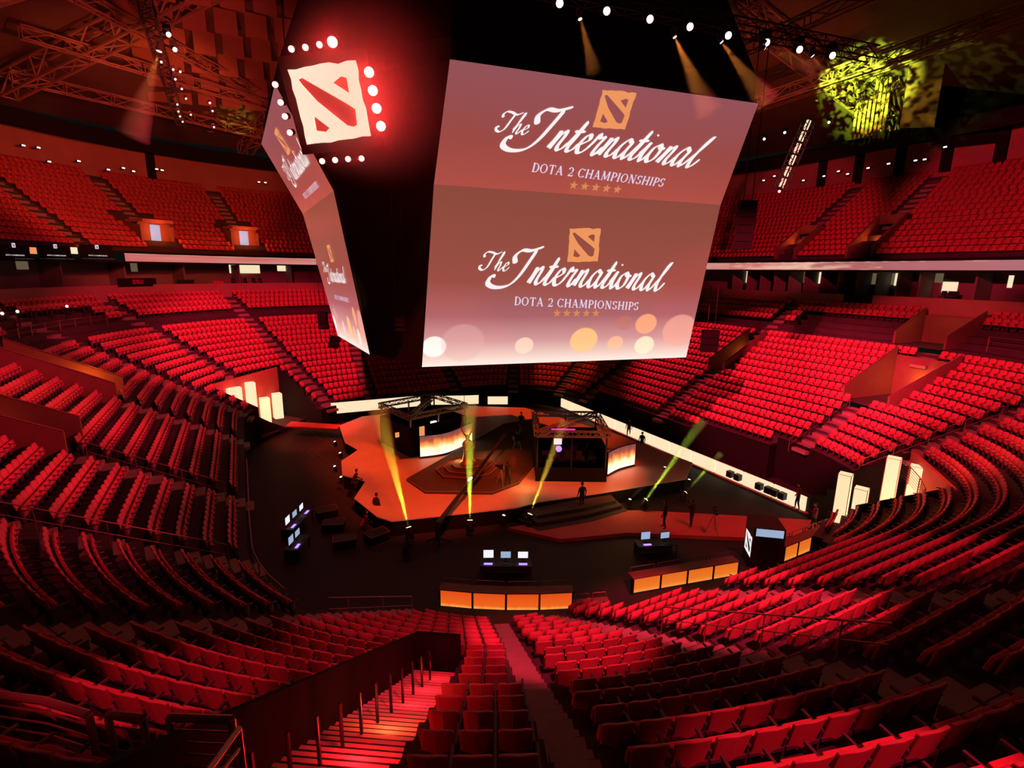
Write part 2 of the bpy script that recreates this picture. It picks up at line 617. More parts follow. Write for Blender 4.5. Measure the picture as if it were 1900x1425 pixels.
# --- seats --------------------------------------------------------
def seat_meshes():
    """tip-up arena seat, facing +Y, origin on the tread; returns lists of (verts, faces) per part"""
    out = {}
    # backrest: curved shell, rounded top corners, leaning back
    mb = MB()
    xs = (-.238, -.17, 0, .17, .238)
    tops = (.845, .885, .892, .885, .845)
    th = .05
    def yb(x, z):
        return -.10 - (z - .38) * .24 - .045 * (1 - (x / .257) ** 2)
    vs = []
    for side in (0, th):
        for x, zt in zip(xs, tops):
            vs += [(x * .9, yb(x, .38) + side, .38), (x, yb(x, zt) + side, zt - side * .12)]
    fs = []
    for i in range(4):
        fs.append((2 * i, 2 * i + 1, 2 * i + 3, 2 * i + 2))
        fs.append((10 + 2 * i, 12 + 2 * i, 13 + 2 * i, 11 + 2 * i))
        fs.append((2 * i + 1, 11 + 2 * i, 13 + 2 * i, 2 * i + 3))
        fs.append((2 * i, 2 * i + 2, 12 + 2 * i, 10 + 2 * i))
    fs += [(0, 10, 11, 1), (8, 9, 19, 18)]
    mb.add(vs, fs)
    out['backrest'] = mb
    mb = MB()
    # tipped-up seat pan in front of the backrest
    P = [(-.225, .00, .36), (.225, .00, .36), (.225, .085, .37), (-.225, .085, .37), (-.225, -.06, .635), (.225, -.06, .635), (.225, .01, .65), (-.225, .01, .65)]
    mb.hexa(P)
    out['seat'] = mb
    mb = MB()
    mb.hexa([(.245, -.16, .575), (.285, -.16, .575), (.285, .2, .56), (.245, .2, .56), (.245, -.16, .61), (.285, -.16, .61), (.285, .2, .60), (.245, .2, .60)])
    out['armrest'] = mb
    mb = MB()
    mb.hexa([(.25, -.10, 0), (.28, -.10, 0), (.28, .05, 0), (.25, .05, 0), (.25, -.14, .575), (.28, -.14, .575), (.28, .08, .575), (.25, .08, .575)])
    mb.box((0, -.13, .42), (.5, .03, .05))
    out['bracket'] = mb
    return out


SEATM = seat_meshes()
PITCH_SEAT = .535


def row_len(s1, s2, D):
    """real length of the row between two ring positions"""
    br = s_breaks(s1, s2, 3.0)
    acc = [0.0]
    for a, b in zip(br, br[1:]):
        m_ = (a + b) / 2 % STOT
        corner = any(START[n] <= m_ < START[n] + l and len(n) == 2 for n, l in SEG)
        acc.append(acc[-1] + (b - a) * ((RB + D) / RB if corner else 1))
    return br, acc


ALL = []      # (x, y, z, ang, block, k, index, count)
blocks = [(AISLES[i], AISLES[(i + 1) % len(AISLES)] + (STOT if i == len(AISLES) - 1 else 0)) for i in range(len(AISLES))]
SKIP_K = {17, 18}
for bi, (sa, sb) in enumerate(blocks):
    for k in range(-2, 23):
        if k in SKIP_K:
            continue
        D = (k + .5) * TR
        spans = [(sa, sb)]
        for a, b, k1, k2 in VOIDS.values():
            if not k1 - .5 <= k < k2:
                continue
            for off in (0, STOT):
                a_, b_ = a + off, b + off
                new = []
                for u, v in spans:
                    if b_ <= u or a_ >= v:
                        new.append((u, v))
                        continue
                    if a_ > u:
                        new.append((u, a_))
                    if b_ < v:
                        new.append((b_, v))
                spans = new
        for si, (u, v) in enumerate(spans):
            br, acc = row_len(u, v, D)
            L = acc[-1]
            m0 = (aisle_w(bi) / 2 + .02) if abs(u - sa) < 1e-6 else .1
            m1 = (aisle_w(bi + 1) / 2 + .02) if abs(v - sb) < 1e-6 else .1
            n = int((L - m0 - m1) / PITCH_SEAT)
            if n < 1:
                continue
            st = m0 + (L - m0 - m1 - n * PITCH_SEAT) / 2
            for i in range(n):
                q = st + (i + .5) * PITCH_SEAT
                j = max(0, np.searchsorted(acc, q) - 1)
                j = min(j, len(br) - 2)
                f = (q - acc[j]) / max(1e-6, acc[j + 1] - acc[j])
                s = br[j] + f * (br[j + 1] - br[j])
                if k < k_min(s):
                    continue
                if k >= 19 and (sFL(150) < s % STOT < sFL(176) or sR(23) < s % STOT < sR(32) or sNR(325) < s % STOT < sNR(360)):
                    if k < 21:
                        continue
                x, y, nx, ny = SP(s, D)
                ALL.append((x, y, zk(k, s), atan2(-ny, -nx) - pi / 2, bi, k, i, n, si, len(spans)))

# the three hundred seats that show largest
cand = []
for idx, a in enumerate(ALL):
    sx, sy, d = screen((a[0], a[1], a[2] + .7))
    if d > 1 and -20 < sx < 1920 and sy < 1455:
        cand.append((d, idx))
cand.sort()
near_ids = [i for _, i in cand[:300]]
near_set = set(near_ids)

proto_parts = {}
root = empty('arena_seat')
for pn, mname in (('backrest', 'shell'), ('seat', 'seat'), ('armrest', 'arm'), ('bracket', 'steel')):
    o = SEATM[pn].build(pn, M[mname], root)
    if pn in ('backrest', 'seat'):
        b = o.modifiers.new('bevel', 'BEVEL')
        b.width = .014
        b.segments = 2
        b.limit_method = 'ANGLE'
rows_in = {}
for i in near_ids:
    a = ALL[i]
    rows_in.setdefault((a[4], a[8] if a[9] > 1 else -1), set()).add(a[5])
BLOCKNAME = {3: 'near stand'}
first = True
for i in near_ids:
    x, y, z, ang, bi, k, idx, n, si, ns = ALL[i]
    rows = sorted(rows_in[(bi, si if ns > 1 else -1)], reverse=True)
    rk = ordinal(rows.index(k) + 1)
    if bi == 3:
        if ns > 1 and si == 0:
            t = f'{ordinal(n - idx)} seat left of the glowing stair opening'
        elif ns > 1:
            t = f'{ordinal(idx + 1)} seat right of the glowing stair opening'
        else:
            t = f'{ordinal(n - idx)} seat left of the centre aisle, beyond the opening'
    elif bi == 4:
        t = f'{ordinal(idx + 1)} seat right of the narrow centre aisle'
    elif bi == 5:
        t = f'{ordinal(idx + 1)} seat beyond the black seat ends'
    else:
        t = f'{ordinal(n - idx)} seat of curved block {"by left railing" if bi == 2 else "at far left"}'
    lab = f'red folding seat, {t}, {rk} row up' if len((t + rk).split()) < 13 else f'red seat, {t}, {rk} row'
    if first:
        r = root
        r.location = (x, y, z)
        r.rotation_euler = (0, 0, ang)
        first = False
    else:
        r = copy_tree(root, (x, y, z), ang)
    r['label'] = lab
    r['category'] = 'seat'
    r['group'] = 'folding seats of the near stand'


def mass(sets, name, label, cat):
    """one object holding every remaining seat; sets = [(placements, {part: mesh builder}, {part: material})]"""
    mats, Vs, Ls, Ts, Ms = [], [], [], [], []
    off = 0
    for items, parts, mats_of in sets:
        base_v, base_f, base_m = [], [], []
        for pn, pm in parts.items():
            if mats_of[pn] not in mats:
                mats.append(mats_of[pn])
            o = len(base_v)
            base_v += pm.v
            base_f += [tuple(i + o for i in f) for f in pm.f]
            base_m += [mats.index(mats_of[pn])] * len(pm.f)
        BV = np.array(base_v)
        loops = np.array([i for f in base_f for i in f])
        N = len(items)
        A = np.array([a[:4] for a in items])
        c, s_ = np.cos(A[:, 3]), np.sin(A[:, 3])
        X = BV[None, :, 0] * c[:, None] - BV[None, :, 1] * s_[:, None] + A[:, 0:1]
        Y = BV[None, :, 0] * s_[:, None] + BV[None, :, 1] * c[:, None] + A[:, 1:2]
        Z = BV[None, :, 2] + A[:, 2:3]
        Vs.append(np.stack([X, Y, Z], -1).reshape(-1, 3))
        Ls.append((loops[None, :] + (np.arange(N) * len(BV))[:, None]).reshape(-1) + off)
        Ts.append(np.tile([len(f) for f in base_f], N))
        Ms.append(np.tile(base_m, N))
        off += N * len(BV)
    V, Lp, tot, mi = (np.concatenate(q) for q in (Vs, Ls, Ts, Ms))
    me = bpy.data.meshes.new(name)
    me.vertices.add(len(V))
    me.vertices.foreach_set('co', V.ravel())
    me.loops.add(len(Lp))
    me.loops.foreach_set('vertex_index', Lp.astype(np.int32))
    me.polygons.add(len(tot))
    me.polygons.foreach_set('loop_start', np.concatenate([[0], np.cumsum(tot)[:-1]]).astype(np.int32))
    for mm in mats:
        me.materials.append(M[mm])
    me.polygons.foreach_set('material_index', mi.astype(np.int32))
    me.update(calc_edges=True)
    o = bpy.data.objects.new(name, me)
    COL.objects.link(o)
    return tag(o, label, cat, kind='stuff')


rest = [a for i, a in enumerate(ALL) if i not in near_set]
MATS_OF = dict(backrest='shell', seat='seat', armrest='arm', bracket='steel')

# ------------------------------------------------------------------ parapet walls of the openings
def opening(key, label_in, mback=None, h=.95, zfloor=None, back=True, rail=True, glow=None, m='parapet', kw=None):
    a, b, k1, k2 = VOIDS[key]
    k1 = k1 if kw is None else kw
    sm = (a + b) / 2
    zf = zk(k1, sm) - .05 if zfloor is None else zfloor
    kk2 = min(k2, 22)
    for s, sg in ((a, -1), (b, 1)):
        mb = MB()
        D1, D2 = k1 * TR - .3, kk2 * TR
        t = .16
        z1, z2 = zk(k1, s) + h, zk(kk2, s) + h * .9
        p1, p2 = SP(s, D1), SP(s, D2)
        tx, ty = -p1[3] * t * sg, p1[2] * t * sg
        tx2, ty2 = -p2[3] * t * sg, p2[2] * t * sg
        P = [(p1[0], p1[1]), (p1[0] + tx, p1[1] + ty), (p2[0] + tx2, p2[1] + ty2), (p2[0], p2[1])]
        q = [(P[0], zf, z1), (P[1], zf, z1), (P[2], zf, z2), (P[3], zf, z2)]
        mb.hexa([(c[0], c[1], l) for c, l, _ in q] + [(c[0], c[1], u) for c, _, u in q])
        w_ = struct(mb.build('stair_opening_wall', M[m]))
        if rail:
            mb = MB()
            mb.tube(Vector((*[(P[0][i] + P[1][i]) / 2 for i in (0, 1)], z1 + .05)), Vector((*[(P[2][i] + P[3][i]) / 2 for i in (0, 1)], z2 + .05)), .045)
            mb.build('rail_cap', M['rail'], w_)
    mb = MB()
    p = [pt(a, k1 * TR, zf), pt(b, k1 * TR, zf), pt(b, kk2 * TR, zf), pt(a, kk2 * TR, zf)]
    mb.prism([(v.x, v.y) for v in p], zf - .1, zf)
    struct(mb.build('stair_opening_floor', M['concrete']))
    m = mback or m
    if back:
        mb = MB()
        q1, q2 = pt(a, kk2 * TR, zf), pt(b, kk2 * TR, zf)
        r1, r2 = pt(a, kk2 * TR + .2, zf), pt(b, kk2 * TR + .2, zf)
        mb.prism([(v.x, v.y) for v in (q1, q2, r2, r1)], zf, zk(kk2, sm) + .25)
        struct(mb.build('stair_opening_wall', M[m]))
    if glow:
        c_ = pt((a + b) / 2, (k1 + (kk2 - k1) * glow[2]) * TR, zf + glow[3])
        l = bpy.data.lights.new('opening_lamp', 'POINT')
        l.energy = glow[0]
        l.color = glow[1]
        l.shadow_soft_size = .2
        o = bpy.data.objects.new('opening_lamp', l)
        COL.objects.link(o)
        o.location = c_


opening('right_one', '', glow=(120, (1, .22, .03), .85, 1.4))
opening('right_two', '', glow=(50, (1, .2, .05), .8, 1.4))
opening('left_one', '', h=1.1, glow=(170, (1, .16, .02), .3, 1.2))
opening('left_two', '', h=1.1, glow=(20, (1, .1, .05), .5, 1.5))
opening('right_three', '', h=.9, glow=(60, (1, .2, .05), .3, 2))
opening('tunnel_right', '', 'tunnelwall', zfloor=.9, kw=3, h=.25, rail=False, m='dark', glow=(160, (1, .08, .02), .5, 2.2))
opening('tunnel_left', '', 'tunnelwall', zfloor=.4, kw=4, h=.15, rail=False, m='dark', glow=(160, (1, .2, .04), .6, 2.2))

# near opening: stepped stair lit red, a black parapet on one side and across its foot, posts up the middle
a, b, k1, k2 = VOIDS['near']
sq = (a + b) / 2
mb = MB()
nst = 40
for i in range(nst):
    f1, f2 = i / nst, (i + .66) / nst
    kA, kB = 17 - 10.9 * f1, 17 - 10.9 * f2
    zt = zk(kA, sq) - .45
    P = [pt(a, kA * TR, 0), pt(b, kA * TR, 0), pt(b, kB * TR, 0), pt(a, kB * TR, 0)]
    mb.prism([(v.x, v.y) for v in P], zt - .04, zt)
o = mb.build('descending_stair', M['stairlit'])
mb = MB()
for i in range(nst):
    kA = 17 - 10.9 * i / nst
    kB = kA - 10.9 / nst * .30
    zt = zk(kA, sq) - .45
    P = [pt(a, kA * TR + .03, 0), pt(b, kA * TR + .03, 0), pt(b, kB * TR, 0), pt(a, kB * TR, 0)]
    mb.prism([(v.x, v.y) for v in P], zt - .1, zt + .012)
mb.build('riser_shade_strip', M['black'], o)  # black strips that paint the riser shade onto each tread front
tag(o, 'brightly red lit stairs going down inside the near stand opening', 'stairs')
for s, sg in ((a, -1), (b, 1)):
    mb = MB()
    h = .75 if sg < 0 else -.2
    p1, p2 = SP(s, 5.9 * TR), SP(s, 17 * TR)
    t = .10 * sg
    P = [(p1[0], p1[1]), (p1[0] - p1[3] * t, p1[1] + p1[2] * t), (p2[0] - p2[3] * t, p2[1] + p2[2] * t), (p2[0], p2[1])]
    za, zb = zk(5.9, sq), zk(17, sq)
    mb.hexa([(c[0], c[1], z - 1.2) for c, z in zip(P, (za, za, zb, zb))] + [(c[0], c[1], z + h) for c, z in zip(P, (za, za, zb, zb))])
    struct(mb.build('stair_opening_wall', M['dark']))
mb = MB()
p1, p2, p3, p4 = pt(a, 5.85 * TR, 0), pt(b, 5.85 * TR, 0), pt(b, 6.0 * TR, 0), pt(a, 6.0 * TR, 0)
mb.prism([(v.x, v.y) for v in (p1, p2, p3, p4)], zk(5, sq) - .6, zk(6, sq) + .75)
struct(mb.build('stair_opening_wall', M['dark']))
rt = empty('stair_railing', pt((a + b) / 2, 11 * TR, zk(11, sq) - .55), 0, 'dark railing of upright bars standing on the glowing red stairs', 'railing')
base = rt.location.copy()
for i in range(12):
    kk = 15.8 - i * .78
    s = a + (b - a) * (.30 + .02 * i)
    mb = MB()
    lo = pt(s, kk * TR, zk(kk, sq) - .6) - base
    mb.tube(lo, lo + Vector((0, 0, 1.1)), .03)
    mb.build('baluster', M['black'], rt)
for kk, pw in ((14.6, 12), (13, 34), (11.4, 30), (9.6, 22), (8.2, 16), (6.9, 12)):
    l = bpy.data.lights.new('stair_glow_light', 'POINT')
    l.energy = pw * 1.25
    l.color = (1, .012, .02) if kk != 11.4 else (1, .07, .02)
    l.shadow_soft_size = .08
    o = bpy.data.objects.new('stair_glow_light', l)
    COL.objects.link(o)
    o.location = pt(a + (b - a) * .6, kk * TR, zk(kk, sq) + .0)

# ------------------------------------------------------------------ suites, ribbon, upper deck
RING = (sNR(300), STOT + 8)          # the part of the hall the photo looks into
D_PAR, D_SU, D_RIB, D_UP = 19.6, 23.5, 20.0, 20.6
U_TR, U_RI, U_Z, U_N = .8, .55, 16.6, 16


def ring_strip(mb, s1, s2, Da, za, Db, zb, step=1.5, uv=False):
    br = s_breaks(s1, s2, step)
    for a, b in zip(br, br[1:]):
        if uv:
            u1, u2 = (a - s1) / (s2 - s1), (b - s1) / (s2 - s1)
            mb.uv[len(mb.f)] = ((u2, 0), (u1, 0), (u1, 1), (u2, 1))
        mb.add([pt(b, Da, za), pt(a, Da, za), pt(a, Db, zb), pt(b, Db, zb)], [(0, 1, 2, 3)])


mb = MB()
ring_strip(mb, *RING, D_PAR, zk(23) - .4, D_PAR, 13.25)
ring_strip(mb, *RING, D_PAR, 13.25, D_PAR + .25, 13.25)
ring_strip(mb, *RING, D_PAR + .25, 13.25, D_PAR + .25, 12.9)
struct(mb.build('suite_parapet_wall', M['redwall']))
mb = MB()
ring_strip(mb, *RING, D_PAR, 12.6, D_SU, 12.6)
struct(mb.build('suite_floor', M['concrete']))
mb = MB()
ring_strip(mb, *RING, D_SU, 12.5, D_SU, 15.7)
struct(mb.build('suite_wall', M['wallp']))
mb = MB()
ring_strip(mb, *RING, D_SU, 15.35, D_RIB, 15.35)
ring_strip(mb, *RING, D_RIB, 15.35, D_RIB, 15.5)
ring_strip(mb, *RING, D_RIB, 16.25, D_RIB, 16.45)
ring_strip(mb, *RING, D_RIB, 16.45, D_UP, 16.5)
struct(mb.build('upper_deck_edge_slab', M['dark']))
# suite dividing walls
for i in range(60):
    s = RING[0] + 1 + i * 1.75 * 1.0
    if s > RING[1]:
        break
    mb = MB()
    P1, P2 = SP(s, D_PAR + 1.6), SP(s, D_SU)
    t = .07
    mb.prism([(P1[0] - P1[3] * t, P1[1] + P1[2] * t), (P1[0] + P1[3] * t, P1[1] - P1[2] * t), (P2[0] + P2[3] * t, P2[1] - P2[2] * t), (P2[0] - P2[3] * t, P2[1] + P2[2] * t)], 12.6, 15.34)
    struct(mb.build('suite_wall', M['wallp']))

# the lit ribbon screens on the deck edge
rib_cut = sFL(137)
for s1, s2, m, lab in ((RING[0], START['FR'], 'ribbon_right', 'long thin pink and cream lit ribbon screen along the right deck edge'),
                       (START['FR'], rib_cut, 'ribbon_left', 'thin pale pink ribbon screen on the deck edge behind the hanging cube')):
    mb = MB()
    ring_strip(mb, s1, s2, D_RIB - .08, 15.5, D_RIB - .08, 16.2, uv=True)
    ring_strip(mb, s1, s2, D_RIB - .08, 16.2, D_RIB, 16.25)
    ring_strip(mb, s1, s2, D_RIB, 15.5, D_RIB - .08, 15.5)
    tag(mb.build('ribbon_screen', M[m]), lab, 'screen')

mb = MB()
for k in range(U_N):
    D = D_UP + k * U_TR
    z = U_Z + k * U_RI
    ring_strip(mb, *RING, D, z - U_RI if k else 16.45, D, z)
    ring_strip(mb, *RING, D, z, D + U_TR, z)
struct(mb.build('upper_deck_floor', M['concrete']))
D_BACK = D_UP + U_N * U_TR
Z_BACK = U_Z + U_N * U_RI
mb = MB()
ring_strip(mb, *RING, D_BACK, Z_BACK - .6, D_BACK, 29.2)
struct(mb.build('upper_back_wall', M['redwall']))
for i in range(24):
    s = RING[0] + 2 + i * 4.3
    if s > RING[1]:
        break
    mb = MB()
    x, y, nx, ny = SP(s, D_BACK - .15)
    mb.box((x, y, (Z_BACK + 29) / 2), (.4, .9, 29.1 - Z_BACK), atan2(ny, nx))
    struct(mb.build('back_wall_pillar', M['dark']))
# dark service ring under the roof
mb = MB()
ring_strip(mb, *RING, D_BACK - 3.6, 28.0, D_BACK, 28.6)
ring_strip(mb, *RING, D_BACK - 3.6, 29.5, D_BACK - 3.6, 28.0)
ring_strip(mb, *RING, D_BACK - 3.6, 29.5, D_BACK, 29.9)
struct(mb.build('service_ring_slab', M['dark']))

# upper deck openings and aisles
UP_AISLES = [(sFL(143), 0, 14, 'at the far left, beside the dark wedge'), (sFL(127), 6, 15, 'above the first doorway'), (sFL(109), 6, 15, 'above the second doorway'),
             (sR(37.3), 5, 15, 'right deck, behind the hanging speakers'), (sR(29.6), 6, 15, 'right deck, running to the lit corner'),
             (sR(19), 5, 15, 'right deck beside the picture edge'), (sFR(30), 0, 15, 'far deck'), (sF(18), 0, 15, 'far deck centre')]
for s, k1, k2, lab in UP_AISLES[:6]:
    mb = MB()
    for k in range(k1, k2):
        x, y, nx, ny = SP(s, D_UP + k * U_TR - .2)
        mb.box((x, y, U_Z + k * U_RI - U_RI * .7), (.4, 1.1, U_RI * .55), atan2(ny, nx))
        x, y, nx, ny = SP(s, D_UP + (k + .5) * U_TR)
        mb.box((x, y, U_Z + k * U_RI + .02), (U_TR, 1.1, .04), atan2(ny, nx))
    tag(mb.build('aisle_stair', M['step']), 'steep upper deck aisle, ' + lab, 'stairs', 'stepped aisles of the upper deck')
UP_VOMS = [(sFL(130), sFL(124), 6, 'red vestibule with a pale blue doorway, first from the far left', 'block'),
           (sFL(112), sFL(106.5), 6, 'red vestibule with a pale doorway, nearer the hanging cube', 'block'),
           (sR(36.2), sR(38.4), 5, 'brown sloping walls of the upper deck entrance behind hanging speakers', 'ramp'),
           (sR(28.5), sR(30.8), 6, 'brown sloping entrance walls in the middle of the right deck', 'ramp'),
           (sR(17.6), sR(20), 5, 'brown sloping entrance walls at the picture edge, right deck', 'ramp')]
UV = []
for a, b, kk, lab, typ in UP_VOMS:
    a, b = min(a, b), max(a, b)
    UV.append((a, b, kk))
    root = empty('deck_entrance', pt((a + b) / 2, D_UP, U_Z), 0, lab, 'entrance', 'entrances of the upper deck')
    base = root.location.copy()
    for s in (a, b):
        mb = MB()
        t = .12
        p1, p2 = SP(s, D_UP + .3), SP(s, D_UP + kk * U_TR + .2)
        P = [(p1[0] - p1[3] * t, p1[1] + p1[2] * t), (p1[0] + p1[3] * t, p1[1] - p1[2] * t), (p2[0] + p2[3] * t, p2[1] - p2[2] * t), (p2[0] - p2[3] * t, p2[1] + p2[2] * t)]
        zt1, zt2 = (U_Z + 2.6, U_Z + 3.3) if typ == 'block' else (U_Z + 1.1, U_Z + kk * U_RI + 1.0)
        if typ == 'block':
            P[0:2] = [tuple(Vector(SP(s, D_UP + 1.5)[:2]) + Vector((-p1[3] * t, p1[2] * t))), tuple(Vector(SP(s, D_UP + 1.5)[:2]) - Vector((-p1[3] * t, p1[2] * t)))]
        mb.hexa([Vector((c[0], c[1], U_Z)) - base for c in P] + [Vector((c[0], c[1], z)) - base for c, z in zip(P, (zt1, zt1, zt2, zt2))])
        mb.build('side_wall', M['parapet'], root)
    mb = MB()
    Dp = D_UP + (2.0 if typ == 'block' else kk * U_TR)
    q = [SP(a, Dp), SP(b, Dp), SP(b, Dp + .2), SP(a, Dp + .2)]
    mb.prism([(c[0] - base.x, c[1] - base.y) for c in q], 0, 3.0 if typ == 'block' else kk * U_RI + .9)
    mb.build('back_wall', M['parapet'], root)
    m_ = (a + b) / 2
    if typ == 'block':
        mb = MB()
        d1, d2 = m_ - .14, m_ + .14
        q = [SP(d2, Dp - .12), SP(d1, Dp - .12)]
        mb.quad(*[Vector((q[i][0], q[i][1], U_Z + z)) - base for i, z in ((0, .1), (1, .1), (1, 2.75), (0, 2.75))])
        mb.build('doorway', M['glassblue'], root)
        mb = MB()
        q = [SP(a, D_UP + 1.2), SP(b, D_UP + 1.2), SP(b, D_UP + 4), SP(a, D_UP + 4)]
        mb.prism([(c[0] - base.x, c[1] - base.y) for c in q], 2.95, 3.25)
        mb.build('canopy', M['redwall'], root)
    l = bpy.data.lights.new('entrance_lamp', 'POINT')
    l.energy = 260 if typ == 'block' else 110
    l.color = (1, .12, .03)
    l.shadow_soft_size = .15
    o = bpy.data.objects.new('entrance_lamp', l)
    COL.objects.link(o)
    o.location = pt(m_, D_UP + (.7 if typ == 'block' else 2.8), U_Z + (2.0 if typ == 'block' else 1.7))

# upper seats (simple but whole: backrest and tipped seat)
UPS = []
uc = sorted([s % STOT + (STOT if s % STOT < 20 else 0) for s, *_ in UP_AISLES] + [RING[0] + .3, RING[1] - .3])
for a, b in zip(uc, uc[1:]):
    for k in range(U_N):
        D = D_UP + (k + .5) * U_TR
        br, acc = row_len(a, b, D)
        n = int((acc[-1] - 1.4) / .56)
        st = (acc[-1] - n * .56) / 2
        for i in range(n):
            q = st + (i + .5) * .56
            j = min(max(0, np.searchsorted(acc, q) - 1), len(br) - 2)
            s = br[j] + (q - acc[j]) / max(1e-6, acc[j + 1] - acc[j]) * (br[j + 1] - br[j])
            if any(u - .12 < s % STOT < v + .12 and k < kk + 1 for u, v, kk in UV):
                continue
            x, y, nx, ny = SP(s, D)
            UPS.append((x, y, U_Z + k * U_RI, atan2(-ny, -nx) - pi / 2))
up_parts = {'backrest': MB(), 'seat': MB()}
up_parts['backrest'].hexa([(-.24, -.10, .38), (.24, -.10, .38), (.24, -.05, .38), (-.24, -.05, .38), (-.24, -.22, .84), (.24, -.22, .84), (.24, -.17, .83), (-.24, -.17, .83)])
up_parts['seat'].hexa([(-.22, .02, .36), (.22, .02, .36), (.22, .09, .37), (-.22, .09, .37), (-.20, -.07, .70), (.20, -.07, .70), (.20, -.01, .72), (-.20, -.01, .72)])
mass([(rest, SEATM, MATS_OF), (UPS, up_parts, MATS_OF)], 'arena_seating', 'rows of red folding seats filling the curved stands and upper deck', 'seats')

# ------------------------------------------------------------------ roof
ZR = 31.0
mb = MB()
C_ = Vector((17, 33.5, 42))
br = s_breaks(0, STOT, 4)
for a, b in zip(br, br[1:]):
    p, q = pt(a, 36, ZR), pt(b, 36, ZR)
    p2, q2 = p.lerp(C_, .75), q.lerp(C_, .75)
    mb.add([p, q, q2, p2], [(0, 1, 2, 3)])
    mb.add([p2, q2, C_], [(0, 1, 2)])
struct(mb.build('roof', M['roofm']))


def truss(name, p, q, h=1.0, wd=.8, n=10, r=.06, label=None, m='truss', parent=None, group=None):
    """box truss between two points"""
    p, q = Vector(p), Vector(q)
    d = (q - p).normalized()
    side = d.cross(Vector((0, 0, 1)))
    side = side.normalized() * wd / 2 if side.length > .01 else Vector((wd / 2, 0, 0))
    up = side.cross(d).normalized() * h / 2
    cs = [side + up, side - up, -side - up, -side + up]
    mb = MB()
    for c in cs:
        mb.tube(p + c, q + c, r, 4)
    for i in range(n):
        f, g = i / n, (i + 1) / n
        a, b = p.lerp(q, f), p.lerp(q, g)
        for j in range(4):
            k = (j + 1) % 4
            mb.tube(a + cs[j], b + cs[k] if i % 2 else a + cs[k], r * .6, 4)
            if i % 2 == 0:
                mb.tube(a + cs[k], b + cs[j], r * .6, 4)
    o = mb.build(name, M[m], parent)
    if label:
        tag(o, label, 'truss', group)
    return o


# big roof girders rising to the middle, red lit from below
gl = [((-17, 66), 'long red lit roof girder slanting up from the far left'), ((-19, 52), 'roof girder behind the first, far left'), ((2, 84), 'roof girder over the far stand'),
      ((17, 88), 'roof girder behind the hanging cube'), ((52, 70), 'roof girder over the far right deck'), ((62, 34), 'roof girder over the right deck'), ((58, 8), 'roof girder in the top right corner')]
for (x, y), lab in gl:
    truss('roof_girder', (x, y, 30.5), Vector((x, y, 30.5)).lerp(Vector((17, 33.5, 41)), .8), 1.8, 1.2, 16, .12, lab, 'beam', group='roof girders')
rnd = random.Random(3)
pl = [((-16, 64), (20, 84)), ((-13, 56), (26, 80)), ((-10, 48), (10, 76)), ((44, 16), (46, 54)), ((36, 14), (38, 60)), ((52, 14), (54, 50))]
for i, (p, q) in enumerate(pl):
    zz = 31 + (1.2 if i % 3 == 1 else 2.4 if i % 3 == 2 else 0)
    truss('roof_purlin', (*p, zz), (*q, zz), .9, .6, 22, .07, 'thin roof cross truss, ' + ('over the far left deck' if i < 3 else 'over the right deck'), 'beam', group='roof cross trusses, ' + ('far left' if i < 3 else 'right'))

# acoustic baffles hanging in rows under the roof (far left, and a few over the right)
bm0 = MB()
bm0.box((0, 0, 0), (1.7, .12, 1.9))
baf = None
nb = 0
for gx, gy, nx_, ny_, area in ((-6, 46, 7, 7, 'far left roof'), (24, 26, 6, 4, 'roof over the big screen'), (-14, 36, 3, 4, 'roof at the far left edge')):
    for i in range(nx_):
        for j in range(ny_):
            x, y = gx + i * 2.3 + (j % 2) * .5, gy + j * 4.2
            z = 32.6 + (1 - hypot(x - 17, y - 33.5) / 50) * 5.2
            if baf is None:
                baf = bm0.build('acoustic_baffle', M['redwall'])
                o = baf
            else:
                o = baf.copy()
                COL.objects.link(o)
            o.location = (x, y, z)
            o.rotation_euler = (0, 0, .15 * rnd.uniform(-1, 1))
            tag(o, 'dark red acoustic baffle hanging in rows under the ' + area, 'baffle', 'acoustic baffles, ' + area)

# ------------------------------------------------------------------ hanging screen cube
A = {}
A['fbl'] = at(783, 681, z=9.5)
A['fbr'] = at(1273, 663, z=9.5)
A['fml'] = at(805, 342, z=19.4)


def on_plane(px, py, p0, n):
    d = Vector(ray(px, py))
    o = Vector((0, 0, CAM_H))
    return o + d * ((p0 - o).dot(n) / d.dot(n))


nF = (A['fbr'] - A['fbl']).cross(A['fml'] - A['fbl']).normalized()
A['fmr'] = on_plane(1337, 380, A['fbl'], nF)
A['ftl'] = at(835, 110, z=24.2)
nU = (A['fmr'] - A['fml']).cross(A['ftl'] - A['fml']).normalized()
A['ftr'] = on_plane(1407, 192, A['fml'], nU)
A['lbn'] = at(686, 658, z=9.5)
A['lbf'] = at(627, 623, z=9.5)
A['lmn'] = at(619, 354, z=19.4)
nL = (A['lbf'] - A['lbn']).cross(A['lmn'] - A['lbn']).normalized()
A['lmf'] = on_plane(562, 397, A['lbn'], nL)
A['ltn'] = at(510, 156, z=24.2)
nT = (A['lmf'] - A['lmn']).cross(A['ltn'] - A['lmn']).normalized()
A['ltf'] = on_plane(485, 267, A['lmn'], nT)
cc = Vector((17.6, 37.5, 0))
cube = empty('hanging_screen_cube', (cc.x, cc.y, 9.5), 0, 'huge black hanging scoreboard cube with tilted screens showing the event title', 'scoreboard')
OFF = cube.location.copy()


def mirror(p):   # point opposite through the cube's axis
    return Vector((2 * cc.x - p.x, 2 * cc.y - p.y, p.z))


